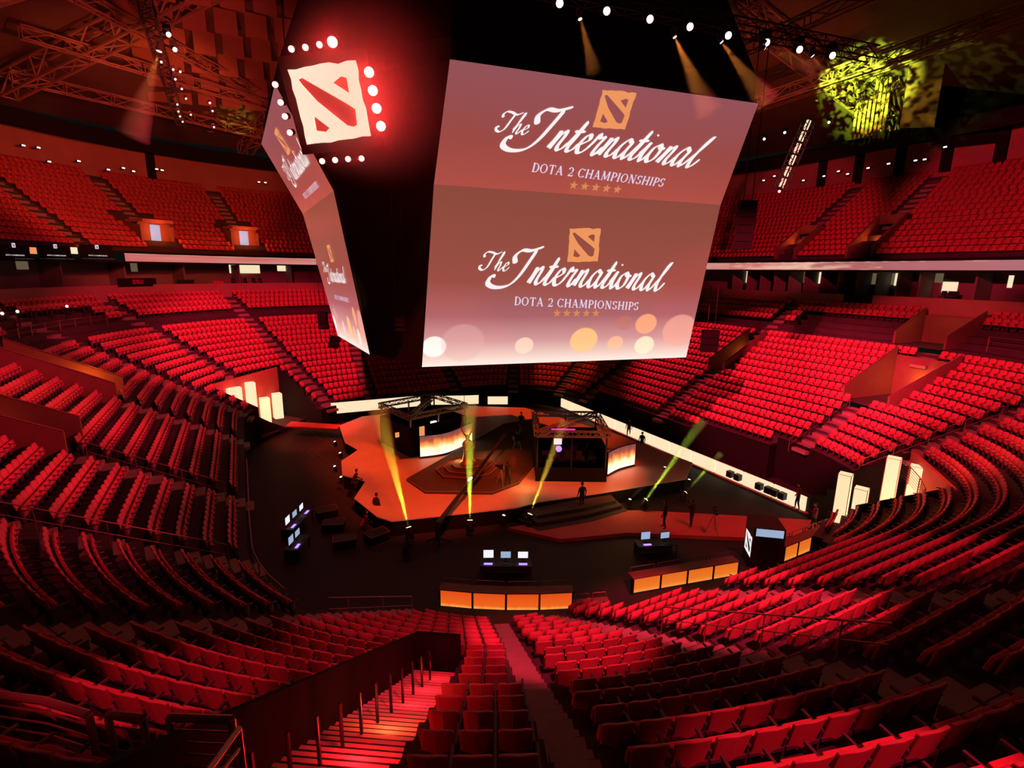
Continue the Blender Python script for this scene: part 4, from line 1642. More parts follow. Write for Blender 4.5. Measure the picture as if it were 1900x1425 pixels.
# ------------------------------------------------------------------ people
def person(name_label, loc, rz, pose='stand', shirt='cloth', scale=1.0):
    p = bpy.data.objects.new('person', None)
    COL.objects.link(p)
    p.location = loc
    p.rotation_euler = (0, 0, rz)
    p.scale = (scale,) * 3
    tag(p, name_label, 'person', 'crew on and around the stage')
    J, E = {}, []
    hip = .93 if pose != 'crouch' else .42
    lean = .0 if pose in ('stand', 'camera') else .25
    J['pelvis'] = ((0, 0, hip), .135)
    J['waist'] = ((0, .03 * 0 + lean * .3, hip + .18), .12)
    J['chest'] = ((0, lean * .8, hip + .38), .15)
    J['neckb'] = ((0, lean, hip + .53), .075)
    J['neck'] = ((0, lean + .02, hip + .61), .055)
    E += [('pelvis', 'waist'), ('waist', 'chest'), ('chest', 'neckb'), ('neckb', 'neck')]
    for s, n_ in ((-1, 'l'), (1, 'r')):
        J['sh' + n_] = ((s * .18, lean * .95, hip + .50), .065)
        if pose == 'camera':
            J['el' + n_] = ((s * .27, .12 + lean, hip + .27), .045)
            J['wr' + n_] = ((s * .12, .36 + lean, hip + .45), .032)
        elif pose == 'crouch':
            J['el' + n_] = ((s * .27, .28, hip + .22), .045)
            J['wr' + n_] = ((s * .15, .50, hip + .12), .032)
        else:
            J['el' + n_] = ((s * .26, -.02, hip + .22), .045)
            J['wr' + n_] = ((s * .27, .08, hip - .02), .032)
        J['hp' + n_] = ((s * .10, 0, hip - .06), .10)
        if pose == 'crouch':
            J['kn' + n_] = ((s * .17, .36, .45), .062)
            J['an' + n_] = ((s * .15, .05, .09), .04)
        else:
            st_ = .05 * s
            J['kn' + n_] = ((s * .115, .03 + st_, .49), .062)
            J['an' + n_] = ((s * .13, -.02 + st_ * 2, .08), .042)
        a_ = J['an' + n_][0]
        J['to' + n_] = ((a_[0] + s * .02, a_[1] + .17, .035), .035)
        E += [('chest', 'sh' + n_), ('sh' + n_, 'el' + n_), ('el' + n_, 'wr' + n_), ('pelvis', 'hp' + n_), ('hp' + n_, 'kn' + n_), ('kn' + n_, 'an' + n_), ('an' + n_, 'to' + n_)]

    def skin(nm, names, edges, mt, root, sub=1):
        idx = {k: i for i, k in enumerate(names)}
        me = bpy.data.meshes.new(nm)
        me.from_pydata([J[k][0] for k in names], [(idx[a], idx[b]) for a, b in edges], [])
        me.materials.append(M[mt])
        o = bpy.data.objects.new(nm, me)
        COL.objects.link(o)
        o.parent = p
        o.modifiers.new('skin', 'SKIN').use_smooth_shade = True
        if not me.skin_vertices:
            bm_ = None
        sv = me.skin_vertices[0].data if me.skin_vertices else None
        if sv is None:
            import bmesh
            bm = bmesh.new()
            bm.from_mesh(me)
            bm.verts.layers.skin.verify()
            bm.to_mesh(me)
            bm.free()
            sv = me.skin_vertices[0].data
        for k, i in idx.items():
            sv[i].radius = (J[k][1], J[k][1] * .92)
            sv[i].use_root = (k == root)
        m_ = o.modifiers.new('sub', 'SUBSURF')
        m_.levels = m_.render_levels = sub
        return o
    # hands: palm and five fingers as one skinned tree continuing the forearm
    for s, n_ in ((-1, 'l'), (1, 'r')):
        w_, e_ = Vector(J['wr' + n_][0]), Vector(J['el' + n_][0])
        d = (w_ - e_).normalized()
        sd = Vector((0, 1, 0)) if abs(d.z) > .7 else Vector((0, 0, 1))
        sd = (sd - d * sd.dot(d)).normalized()
        J['pm' + n_] = (tuple(w_ + d * .07), .026)
        E.append(('wr' + n_, 'pm' + n_))
        for f in range(4):
            b_ = w_ + d * .10 + sd * (.03 - .02 * f)
            t_ = b_ + d * (.06 + .012 * (f in (1, 2))) + sd.cross(d) * .015
            J[f'f{f}a' + n_] = (tuple(b_), .0085)
            J[f'f{f}b' + n_] = (tuple(t_), .0075)
            E += [('pm' + n_, f'f{f}a' + n_), (f'f{f}a' + n_, f'f{f}b' + n_)]
        J['tha' + n_] = (tuple(w_ + d * .05 + sd * .04), .009)
        J['thb' + n_] = (tuple(w_ + d * .085 + sd * .06), .008)
        E += [('pm' + n_, 'tha' + n_), ('tha' + n_, 'thb' + n_)]
    body = skin('body', list(J), E, 'cloth', 'pelvis')
    hz = J['neck'][0]
    mb = MB()
    c = Vector((hz[0], hz[1] + .02, hz[2] + .12))
    mb.ball(c, .088, 12, 9, 1.32)
    mb.ball(c + Vector((0, .088, -.005)), .018, 6, 5, 1.3)       # nose
    for s in (-1, 1):
        mb.ball(c + Vector((s * .088, 0, 0)), .02, 6, 5, 1.5)     # ears
        mb.ball(c + Vector((s * .032, .08, .012)), .011, 6, 5)     # eyes
    mb.box(c + Vector((0, .082, -.045)), (.04, .012, .008))         # mouth
    mb.build('head', M['skin'], p, smooth=True)
    mb = MB()
    mb.ball(c + Vector((0, -.018, .022)), .097, 12, 8, 1.25)
    mb.build('hair', M['hair'], p, smooth=True)
    # shirt over the trunk
    mb = MB()
    pr = [(.17, .12, hip - .05), (.165, .115, hip + .15), (.19, .13, hip + .35), (.17, .11, hip + .5), (.08, .07, hip + .56)]
    n = 12
    vs = [(rx * cos(2 * pi * i / n), ry * sin(2 * pi * i / n) + lean * (z - hip) / .5, z) for rx, ry, z in pr for i in range(n)]
    mb.add(vs, [(j * n + i, j * n + (i + 1) % n, (j + 1) * n + (i + 1) % n, (j + 1) * n + i) for j in range(4) for i in range(n)])
    mb.build('shirt', M[shirt], p, smooth=True)
    return p


def tv_camera(loc, rz, label, tripod=True, h=1.45):
    r = empty('video_camera', loc, rz, label, 'camera', 'broadcast cameras')
    mb = MB()
    mb.box((0, 0, h), (.18, .42, .24))
    mb.box((0, -.12, h + .16), (.1, .12, .1))
    mb.build('camera_body', M['black'], r)
    mb = MB()
    mb.tube((0, .2, h), (0, .48, h), .075, 10, .09)
    mb.build('lens_barrel', M['black'], r)
    if tripod:
        for i in range(3):
            mb = MB()
            t = i * 2 * pi / 3
            mb.tube((0, 0, h - .15), (.42 * cos(t), .42 * sin(t), 0.02), .022)
            mb.build('tripod_leg', M['truss'], r)
    return r


toward = lambda p, q: atan2(q[1] - p[1], q[0] - p[0]) - pi / 2
CTR = (16, 32)
PPL = [((1079, 944), .45, 'stand', 'cloth', 'person in black standing on the broad steps at the stage front'),
       ((1232, 980), .22, 'stand', 'cloth', 'person in dark clothes standing on the red runway beside a second crew member'),
       ((1282, 977), .22, 'camera', 'cloth', 'crew member on the red runway, legs apart, arms raised to the tripod camera'),
       ((942, 903), 1.0, 'camera', 'cloth', 'camera operator in black on the orange stage beside the dark platform'),
       ((1478, 945), .22, 'stand', 'clothred', 'person in a red shirt at the end of the white lit wall'),
       ((1508, 985), .22, 'camera', 'clothred', 'person leaning over equipment just left of the lit pillars'),
       ((1657, 985), 2.0, 'stand', 'clothred', 'person standing in front of the tallest lit pillar'),
       ((672, 985), 0, 'crouch', 'clothred', 'person crouching on the dark floor left of the stage'),
       ((700, 965), 0, 'stand', 'cloth', 'dark figure standing against the stage front corner'),
       ((967, 800), 1.0, 'stand', 'cloth', 'distant person on the back of the stage, lit from behind'),
       ((1166, 812), .0, 'stand', 'cloth', 'person standing behind the flame screen beside the white wall'),
       ((1190, 838), .0, 'stand', 'cloth', 'person walking along the white wall behind the booth'),
       ((752, 1040), 0, 'crouch', 'cloth', 'person kneeling by a floor light in the dark area below the stage'),
       ((655, 905), 1.0, 'crouch', 'cloth', 'person bending at the ragged edge of the stage'),
       ((1700, 985), 2.6, 'stand', 'clothred', 'person walking behind the seats beside the last lit pillar')]
for (x, y), z, pose, sh, lab in PPL:
    p = at(x, y, z=z)
    person(lab, p, toward(p, CTR) + rnd.uniform(-.5, .5), pose, sh)
tv_camera(at(1322, 990, z=.22), 2.5, 'black tripod camera on the red runway beside the two crew members')
tv_camera(at(930, 905, z=1.0), .4, 'black tripod camera beside the operator on the orange stage')
tv_camera(at(960, 835, z=1.0), 3.0, 'small camera on the stage at the far end of the long crane')

# camera crane
ja, jb = at(812, 985, z=.9), at(948, 792, z=3.2)
crane = empty('camera_crane', (ja.x, ja.y, 0), 0, 'long black camera crane arm lying diagonally across the orange stage', 'crane')
o_ = Vector((ja.x, ja.y, 0))
mb = MB()
mb.tube(ja - o_ + Vector((0, 0, .4)), jb - o_, .15, 6, .09)
mb.build('boom_arm', M['black'], crane)
mb = MB()
mb.tube((0, 0, .0), (0, 0, 1.25), .14, 8)
for i in range(3):
    t = i * 2.09
    mb.tube((0, 0, .5), (.8 * cos(t), .8 * sin(t), .05), .05)
mb.build('pedestal', M['black'], crane)
mb = MB()
c = jb - o_
P = [c, c + Vector((.7, .1, .15)), c + Vector((1.0, .2, -.3)), c + Vector((.9, .2, -.9))]
mb.path(P, .09)
mb.box(P[-1] + Vector((-.2, 0, -.15)), (.7, .4, .35))
mb.build('camera_head', M['black'], crane)
mb = MB()
q = (ja - o_ + Vector((0, 0, .4))).lerp(jb - o_, .36)
mb.box(q + Vector((0, -.02, .16)), (.5, .12, .1), .8)
mb.build('tally_lamp', M['smalllamp'], crane)


# ------------------------------------------------------------------ team booths
def booth(P0, dx, w_, dpt, label, hang, hroof, roofm):
    ex = Vector((dx[0], dx[1], 0)).normalized()
    ey = Vector((-ex.y, ex.x, 0))
    rz = atan2(ex.y, ex.x)
    r = empty('player_booth', (P0[0], P0[1], 1.0), rz, label, 'booth', 'player booths on the stage')
    mb = MB()
    mb.box((w_ / 2, dpt / 2, .08), (w_, dpt, .16))
    mb.build('booth_floor', M['dark'], r)
    for x, y in ((.08, .08), (w_ - .08, .08), (w_ - .08, dpt - .08), (.08, dpt - .08), (w_ / 2, .08), (w_ / 2, dpt - .08)):
        mb = MB()
        mb.box((x, y, hroof / 2), (.1, .1, hroof))
        mb.build('post', M['truss'] if hang else M['black'], r)
    for nm, a_, b_ in (('front_panel', (0, .03), (w_, .03)), ('side_panel', (.03, .1), (.03, dpt)), ('side_panel', (w_ - .03, .1), (w_ - .03, dpt)), ('back_panel', (0, dpt), (w_, dpt))):
        mb = MB()
        c = ((a_[0] + b_[0]) / 2, (a_[1] + b_[1]) / 2)
        hh = 2.35 if nm != 'front_panel' or hang else 1.0
        s_ = (abs(b_[0] - a_[0]) + .05, abs(b_[1] - a_[1]) + .05)
        mb.box((c[0], c[1], hh / 2), (s_[0], s_[1], hh))
        mb.build(nm, M['dark'], r)
    # roof of crossed truss bars
    t = truss('roof_truss', (0, 0, hroof), (w_, 0, hroof), .35, .3, 8, .045, m=roofm, parent=r)
    truss('roof_truss', (0, dpt, hroof), (w_, dpt, hroof), .35, .3, 8, .045, m=roofm, parent=r)
    truss('roof_truss', (0, 0, hroof), (0, dpt, hroof), .35, .3, 8, .045, m=roofm, parent=r)
    truss('roof_truss', (w_, 0, hroof), (w_, dpt, hroof), .35, .3, 8, .045, m=roofm, parent=r)
    truss('roof_truss', (0, 0, hroof), (w_, dpt, hroof), .35, .3, 8, .045, m=roofm, parent=r)
    mb = MB()
    mb.box((w_ / 2, 1.6, .92), (w_ * .8, .7, .05))
    mb.box((w_ / 2, 1.6, .5), (w_ * .78, .05, .8))
    mb.build('player_desk', M['black'], r)
    for i in range(5):
        x = w_ * (.16 + .17 * i)
        mb = MB()
        mb.box((x, 1.45, 1.2), (.52, .05, .33))
        mb.tube((x, 1.45, .93), (x, 1.45, 1.05), .03)
        mb.build('monitor', M['black'], r)
        mb = MB()
        mb.box((x, 2.3, .55), (.45, .45, .1))
        mb.box((x, 2.5, .95), (.45, .08, .75))
        mb.build('gaming_chair', M['cloth'], r)
    return r


b1 = booth((10.5, 36.7), (.965, .262), 5.3, 4.6, 'dark player booth with a truss roof behind the left flame screen', True, 3.2, 'truss')
b2 = booth((16.8, 28.6), (.886, -.464), 4.8, 5.0, 'black player booth with a blue lamp inside and a reddish truss roof', False, 3.4, 'truss')
mb = MB()
mb.ball((1.6, 1.0, 2.0), .22, 10, 7)
o = mb.build('blue_lamp', M['purple'], b2)
mb = MB()
mb.tube((1.0, .3, 3.6), (2.6, .3, 3.6), .09)
o = mb.build('magenta_lamp_bar', M['magenta'], b2)
mb = MB()
mb.box((1.5, .8, 2.6), (.55, .1, .4))
mb.build('lit_display', M['white'], b2)
for i, (x, z_) in enumerate(((.9, 2.3), (2.2, 2.2))):
    mb = MB()
    mb.box((x, -.05 + .2 * i, z_), (.45, .2, .75 - .3 * i))
    mb.build('lantern', M['warmlamp'] if i == 1 else M['cream'], b1) if i == 1 else None
for x, z_, w_, h_ in ((-.9, 1.9, .28, .35), (1.0, 1.8, .42, .95)):
    mb = MB()
    mb.box((x + 0, -.02 if x > 0 else .4, z_), (w_, .12, h_))
    mb.build('lit_lantern', M['orange'], b1)


def curved_screen(P, z0, z1, m, label, bulge):
    """a curved lit wall on the stage: polyline P in plan"""
    pts = catmull([np.array(p) for p in P], 6)
    r = empty('flame_screen', (P[0][0], P[0][1], z0), 0, label, 'screen', 'flame screens on the stage')
    o_ = Vector((P[0][0], P[0][1], z0))
    acc = [0]
    for a_, b_ in zip(pts, pts[1:]):
        acc.append(acc[-1] + float(np.hypot(*(b_ - a_))))
    mb = MB()
    for i, (a_, b_) in enumerate(zip(pts, pts[1:])):
        u1, u2 = acc[i] / acc[-1], acc[i + 1] / acc[-1]
        mb.uv[len(mb.f)] = ((u1, 0), (u2, 0), (u2, 1), (u1, 1))
        mb.add([Vector((*a_, z0 + .15)) - o_, Vector((*b_, z0 + .15)) - o_, Vector((*b_, z1)) - o_, Vector((*a_, z1)) - o_], [(0, 1, 2, 3)])
    mb.build('lit_face', M[m], r)
    mb = MB()
    for a_, b_ in zip(pts, pts[1:]):
        d = (b_ - a_) / np.hypot(*(b_ - a_))
        nrm = np.array([-d[1], d[0]]) * .15
        mb.prism([tuple(a_ + nrm * .1 - np.array(P[0])), tuple(b_ + nrm * .1 - np.array(P[0])), tuple(b_ + nrm - np.array(P[0])), tuple(a_ + nrm - np.array(P[0]))], 0, z1 - z0)
    mb.build('back_shell', M['dark'], r)
    mb = MB()
    for a_, b_ in zip(pts, pts[1:]):
        mb.box(Vector((*(a_ + b_) / 2, z0 + .07)) - o_, (float(np.hypot(*(b_ - a_))) + .02, .1, .14), atan2(b_[1] - a_[1], b_[0] - a_[0]))
    mb.build('plinth', M['black'], r)
    return r


sc1 = [tuple(at(780, 851, z=1.0)[:2]), tuple(at(830, 843, z=1.0)[:2]), tuple(at(876, 822, z=1.0)[:2])]
curved_screen(sc1, 1.0, 2.75, 'fire', 'curved white and amber flame screen in front of the booth at stage left', .3)
sc2 = [tuple(at(1127, 884, z=1.0)[:2]), tuple(at(1148, 873, z=1.0)[:2]), tuple(at(1177, 865, z=1.0)[:2])]
curved_screen(sc2, 1.0, 2.75, 'fire', 'curved orange and white flame screen beside the black booth', .3)
# point lamps added to stand in for the screens' warm light on the deck
for (x, y, z), pw in ((at(850, 850, z=1.9), 60), (at(905, 830, z=1.9), 40), (at(1165, 900, z=1.9), 80), (at(975, 880, z=2), 45)):
    l = bpy.data.lights.new('added_spill_light', 'POINT')
    l.energy = pw
    l.color = (1, .45, .12)
    l.shadow_soft_size = .4
    o = bpy.data.objects.new('added_spill_light', l)
    COL.objects.link(o)
    o.location = (x, y, z)

# ------------------------------------------------------------------ lit walls and barriers
wall = empty('lit_side_wall', (31.05, 32, 0), 0, 'long cream lit wall of panels along the right side of the floor', 'screen wall')
yy = 18.6
while yy < 45.5:
    mb = MB()
    mb.box((0, yy + 1.18 - 32, .62), (.12, 2.32, .95))
    mb.build('light_panel', M['cream'], wall)
    yy += 2.42
mb = MB()
mb.box((.1, 0, .62), (.08, 27.4, 1.0))
mb.build('panel_frame', M['black'], wall)
mb = MB()
mb.box((-.1, 0, .07), (.3, 27.4, .12))
mb.build('kick_board', M['red_carpet'], wall)
mb0 = MB()
mb0.box((0, 0, .22), (.4, .42, .44))
for i, (x, y) in enumerate(((1353, 889), (1367, 895), (1407, 909), (1424, 915), (1436, 919), (1450, 925))):
    p = at(x, y, X=30.75)
    if i == 0:
        o = sp_o = mb0.build('floor_monitor_speaker', M['black'])
    else:
        o = sp_o.copy()
        COL.objects.link(o)
    o.location = (30.8, p.y, .42)
    tag(o, f'small black box speaker against the cream lit wall, {ordinal(i + 1)} from the stage end', 'speaker', 'box speakers along the lit wall')
SE = [((615, 768), (780, 753), 1.1, 'wide white lit strip behind the left booth, far end of the stage'),
      ((800, 751), (861, 750), .95, 'middle piece of the white strip seen through the booth roof'),
      ((862, 750), (888, 749), .95, 'short white lit panel right of the booth roof at the back'),
      ((905, 750), (942, 750), .85, 'last small white lit panel at the back near the crane tip')]
for a_, b_, h_, lab in SE:
    p, q = at(*a_, z=.95), at(*b_, z=.95)
    r = empty('back_light_screen', (p.x, p.y, 0), atan2(q.y - p.y, q.x - p.x), lab, 'screen', 'white strips behind the stage')
    L = (q - p).length
    mb = MB()
    mb.box((L / 2, 0, .95 + h_ / 2), (L, .06, h_))
    mb.build('lit_face', M['cream'], r)
    mb = MB()
    mb.box((L / 2, .1, .5 + h_ / 2), (L, .12, 1.0 + h_))
    mb.build('support_frame', M['dark'], r)


def barrier(px_a, px_b, z, n, m, label, curve=.0, h=.82):
    p, q = at(*px_a, z=z), at(*px_b, z=z)
    L = (q - p).length
    r = empty('lit_barrier', (p.x, p.y, z), atan2(q.y - p.y, q.x - p.x), label, 'barrier', 'orange lit barriers at the near edge of the floor')
    w_ = L / n
    for i in range(n):
        x = (i + .5) * w_
        cv = lambda x: -curve * (1 - (2 * x / L - 1) ** 2)
        mb = MB()
        x0, x1 = i * w_ + .05, (i + 1) * w_ - .05
        y0, y1 = cv(x0), cv(x1)
        mb.quad(Vector((x0, y0 - .03, .04)), Vector((x1, y1 - .03, .04)), Vector((x1, y1 - .03, h)), Vector((x0, y0 - .03, h)), uv=True)
        mb.hexa([(x0, y0 - .028, .04), (x1, y1 - .028, .04), (x1, y1 + .1, .04), (x0, y0 + .1, .04), (x0, y0 - .028, h), (x1, y1 - .028, h), (x1, y1 + .1, h), (x0, y0 + .1, h)])
        mb.build('lit_panel', M[m], r)
        mb = MB()
        x0, x1 = i * w_, (i + 1) * w_
        y0, y1 = cv(x0), cv(x1)
        mb.hexa([(x0, y0 - .05, h), (x1, y1 - .05, h), (x1, y1 + .5, h), (x0, y0 + .5, h), (x0, y0 - .05, h + .05), (x1, y1 - .05, h + .05), (x1, y1 + .5, h + .05), (x0, y0 + .5, h + .05)])
        mb.build('counter_top', M['parapet'], r)
        mb = MB()
        mb.tube((x0 + .1, y0 + .45, h), (x0 + .1, y0 + .45, h + .32), .02)
        mb.tube((x1 - .1, y1 + .45, h), (x1 - .1, y1 + .45, h + .32), .02)
        mb.tube((x0 + .1, y0 + .45, h + .32), (x1 - .1, y1 + .45, h + .32), .022)
        mb.build('guard_rail', M['rail'], r)
    for i in range(n + 1):
        x = i * w_
        mb = MB()
        mb.box((x, -curve * (1 - (2 * x / L - 1) ** 2) + .02, h / 2), (.08, .16, h))
        mb.build('post', M['dark'], r)
    return r


barrier((816, 1124), (1062, 1129), .15, 4, 'orange_panel', 'four panel orange lit barrier in the centre, behind the near seats', .22)
barrier((1173, 1101), (1368, 1067), .2, 4, 'amber_panel', 'amber lit barrier of four panels between the orange one and the corner', 0, .75)
barrier((1452, 1043), (1548, 1003), .3, 4, 'amber_panel', 'slanting amber lit barrier left of the tall lit pillars', 0, .85)
barrier((1068, 1146), (1132, 1140), .3, 2, 'orange_panel', 'short orange lit piece just right of the central barrier', 0, .5)

# pillars of light
for lst, zb, wd_, words_, near in (
        ([(1553, 985, 3.4), (1585, 992, 2.75), (1636, 983, 4.3), (1682, 974, 3.6)], 1.0, .62, 'by the right corner tunnel', True),
        ([(432, 752, 719), (442, 760, 717), (469, 768, 707), (494, 778, 736), (518, 785, 727)], .4, .78, 'by the far left corner tunnel', False)):
    for i, (x, y, h_) in enumerate(lst):
        p = at(x, y, z=zb)
        if not near:
            dp_ = (45.8, 46.4, 48.2, 50.0, 51.8)[i]
            p, q_ = at(x, y, depth=dp_), at(x, h_, depth=dp_)
            h_ = q_.z - zb
        p.z = zb
        r = empty('light_pillar', p, radians(20 if near else 12), f'tall glowing cream pillar {words_}, {ordinal(i + 1)} of the group counted from the left', 'pillar', 'glowing pillars ' + words_)
        mb = MB()
        mb.box((0, 0, h_ / 2), (wd_, wd_, h_))
        mb.build('lit_body', M['pillar'], r)
        if near:
            mb = MB()
            e = wd_ / 2
            for sx, sy in ((-e, -e), (e, -e), (-e, e)):
                mb.box((sx, sy, h_ / 2), (.03, .03, h_))
            for a_, b_ in (((-e, -e), (e, -e)), ((-e, -e), (-e, e))):
                mb.tube((*a_, h_), (*b_, h_), .014, 4)
            mb.build('edge_seam', M['seamm'], r)
        mb = MB()
        mb.box((0, 0, -zb / 2 + .02), (wd_ + .06, wd_ + .06, zb))
        mb.build('pillar_base', M['dark'], r)
    c = at(1660, 940, z=2.6) if near else at(485, 752, depth=49.5)
    for dx_ in (-1.2, 1.4):
        l = bpy.data.lights.new('pillar_glow_light', 'POINT')
        l.energy = 110 if near else 90
        l.color = (1, .22, .04)
        l.shadow_soft_size = .3
        o = bpy.data.objects.new('pillar_glow_light', l)
        COL.objects.link(o)
        o.location = c + Vector((dx_, -.6 if near else -1.2, .4))

# ------------------------------------------------------------------ moving lights and their beams in the haze
haze = bpy.data.materials.new('beam haze')
haze.use_nodes = True
nt = haze.node_tree
nt.nodes.remove(nt.nodes['Principled BSDF'])
vs_ = nt.nodes.new('ShaderNodeVolumeScatter')
vs_.inputs['Density'].default_value = .35
vs_.inputs['Anisotropy'].default_value = .2
nt.links.new(vs_.outputs[0], nt.nodes['Material Output'].inputs['Volume'])


def moving_head(loc, aim, m, label, group, hang=False, size=1.0):
    """base, yoke, head with lens; aimed"""
    r = empty('moving_head_light', loc, 0, label, 'stage light', group)
    s = size
    d = (Vector(aim) - Vector(loc)).normalized()
    up = 1 if not hang else -1
    mb = MB()
    mb.box((0, 0, up * .08 * s - up * .4 * s), (.34 * s, .34 * s, .16 * s))
    mb.build('base', M['black'], r)
    mb = MB()
    for sx in (-.17, .17):
        mb.box((sx * s, 0, -up * .14 * s), (.05 * s, .1 * s, .36 * s))
    mb.box((0, 0, -up * .30 * s), (.38 * s, .1 * s, .05 * s))
    mb.build('yoke', M['black'], r)
    mb = MB()
    mb.tube(-d * .2 * s, d * .18 * s, .12 * s, 10, .14 * s)
    mb.build('head', M['black'], r)
    mb = MB()
    mb.tube(d * .18 * s, d * .2 * s, .125 * s, 10)
    mb.build('lens', M[m], r)
    return r, Vector(loc) + d * .22 * s, d


hz_thin = haze.copy()
hz_thin.name = 'thin haze'
hz_thin.node_tree.nodes['Volume Scatter'].inputs['Density'].default_value = .045


def beam(src, d, length, half, power, color, label, thin=False):
    l = bpy.data.lights.new('beam_light', 'SPOT')
    l.energy = power
    l.color = color
    l.spot_size = 2 * half * .95
    l.spot_blend = .5
    l.shadow_soft_size = .04
    o = bpy.data.objects.new('beam_light', l)
    COL.objects.link(o)
    o.location = src
    o.rotation_euler = d.to_track_quat('-Z', 'Y').to_euler()
    mb = MB()
    mb.tube(src + d * .02, src + d * length, .05, 14, .05 + length * math.tan(half))
    o = mb.build('light_beam_haze', hz_thin if thin else haze)
    tag(o, label, 'light beam', kind='stuff')


YEL, GRN, AMB = (1, .62, .04), (.65, 1, .06), (1, .30, .04)
BM = [((760, 985), (724, 845), .75, .085, YEL, 24000, 'first floor light, its yellow beam leaning left over the stage'),
      ((872, 972), (871, 835), .75, .075, GRN, 22000, 'floor light below the statue, yellow green beam straight up'),
      ((981, 960), (1022, 850), .75, .06, YEL, 18000, 'floor light before the black booth, thin yellow beam leaning right'),
      ((1195, 932), (1262, 838), .75, .055, GRN, 20000, 'floor light on the dark side, bright yellow beam to the lit wall'),
      ((1268, 918), (1310, 872), .6, .05, GRN, 12000, 'small floor light nearer the lit wall with a short yellow beam')]
for a_, b_, z, half, c, pw, lab in BM:
    p = at(*a_, z=z)
    q = at(*b_, depth=depth_of(p) + 1.0)
    r, src, d = moving_head(p, q, 'yellowlamp', lab, 'beam lights on the floor before the stage', size=1.1)
    beam(src, d, (q - p).length * 1.6, half, pw, c, 'hazy beam of the ' + lab.split(',')[0])
for i, (x, y) in enumerate(((815, 973), (934, 960), (1168, 930), (1278, 893), (1233, 870), (622, 822), (632, 843), (622, 868), (634, 888), (705, 966), (1060, 868))):
    p = at(x, y, z=.6 if y > 900 else 1.0)
    red = i in (1, 2)
    lab = ('small floor light ' + ['at the foot of the crane', 'with a red glow below the dark platform', 'with a red glow right of the broad steps', 'on the dark floor before the lit wall', 'by the cream lit wall',
           'top one of four left of the stage', 'second of four left of the stage', 'third of four left of the stage', 'lowest of four left of the stage', 'at the stage front left corner', 'inside the black booth'][i])
    r, src, d = moving_head(p, p + Vector((-.3 if x < 700 else .2, 0, 1)), 'smalllamp', lab, 'small lights round the stage', size=.75)
    if red:
        beam(src, (at(x + (4 if i == 1 else 40), y - 40, depth=depth_of(p)) - p).normalized(), 1.6, .1, 120, (1, .03, .02), 'short red beam above the ' + lab)
    elif 5 <= i <= 8:
        q = at(x - 55, y - 40, depth=depth_of(p))
        beam(src, (q - p).normalized(), 2.8, .012, 25, (1, .9, .3), 'faint thin beam of the ' + lab)

# front truss with its row of lamps high above
truss('lighting_truss', (10.5, 21.5, 26.5), (31, 18.4, 26.5), .6, .6, 22, .04, 'black lighting truss across the top of the view with pinkish white lamps', 'black')
TL = [(1035, 7), (1122, 21), (1202, 36), (1276, 50), (1347, 66), (1418, 79), (1479, 92), (1540, 103)]
for i, (x, y) in enumerate(TL):
    p = at(x, y, z=26.0)
    r, src, d = moving_head(p, (0 + p.x * .6, -6, 16), 'warmlamp', f'pinkish white lamp on the top truss, {ordinal(i + 1)} from the hanging screen side', 'lamps on the top truss', True, 1.25)
for i, ((x, y), (x2, y2), pw) in enumerate((((1075, 30), (1092, 95), 350), ((1250, 64), (1292, 158), 900), ((1336, 74), (1392, 150), 800), ((1415, 87), (1478, 112), 350), ((1505, 100), (1530, 135), 120))):
    p = at(x, y, z=25.6)
    q = at(x2, y2, depth=depth_of(p))
    lab = f'small amber beam lamp under the top truss, {ordinal(i + 1)} from the hanging screen side'
    r, src, d = moving_head(p, q, 'smalllamp', lab, 'amber beam lamps under the top truss', True, .7)
    beam(src, d, (q - p).length * 1.5, .16, pw * 6.0, AMB, f'orange hazy beam under the top truss, {ordinal(i + 1)} from the screen side', True)
# far left truss running away from the view
truss('lighting_truss', (-2.6, 24, 26.8), (-3.2, 56, 26.8), .6, .6, 30, .04, 'black lighting truss with a string of small lamps at the far left', 'black')
LT = [(310, 62), (322, 90), (298, 114), (320, 128), (333, 132), (324, 146), (336, 164), (344, 182), (328, 193), (330, 206), (353, 212), (333, 215), (338, 225), (388, 190), (393, 205), (396, 235)]
for i, (x, y) in enumerate(LT):
    p = at(x, y, z=26.0 if i < 13 else 25)
    moving_head(p, p + Vector((.4, -.8, -.5)), 'smalllamp' if i else 'warmlamp', f'small lamp on the far left truss, {ordinal(i + 1)} from its near end', 'lamps on the far left truss', True, .9 if i < 2 else .5)
p = at(296, 88, z=26)
r, src, d = moving_head(p, p + Vector((-.6, 0, -3)), 'smalllamp', 'lamp with an orange beam at the near end of the far left truss', 'lamps on the far left truss', True, 1.0)
beam(src, (at(272, 165, depth=depth_of(p)) - p).normalized(), 4.6, .16, 2600, AMB, 'orange hazy beam hanging from the far left truss', True)

# slanted lit tower at the right
pa, pb = at(1502, 222, depth=41), at(1447, 352, depth=41)
r = truss('light_tower', pa, pb, .7, .7, 8, .05, 'slanted lit truss tower hanging beyond the big screen', 'black')
mb = MB()
for i in range(6):
    a_, b_ = pa.lerp(pb, i / 6 + .02), pa.lerp(pb, (i + .78) / 6)
    mb.tube(a_, b_, .2, 6)
o = mb.build('light_tube', M['warmlamp'])
o.data.materials[0] = M['cream']
o.parent = r
for i, (x, y) in enumerate(((1446, 355), (1538, 227), (1456, 246), (1418, 258))):
    moving_head(at(x, y, depth=40), at(x, y, depth=39), 'smalllamp', 'small lamp ' + ['at the foot of the slanted lit tower', 'beside the top of the slanted lit tower', 'between big screen and slanted tower', 'next to the big screen edge'][i], 'lamps near the slanted tower', True, .8)

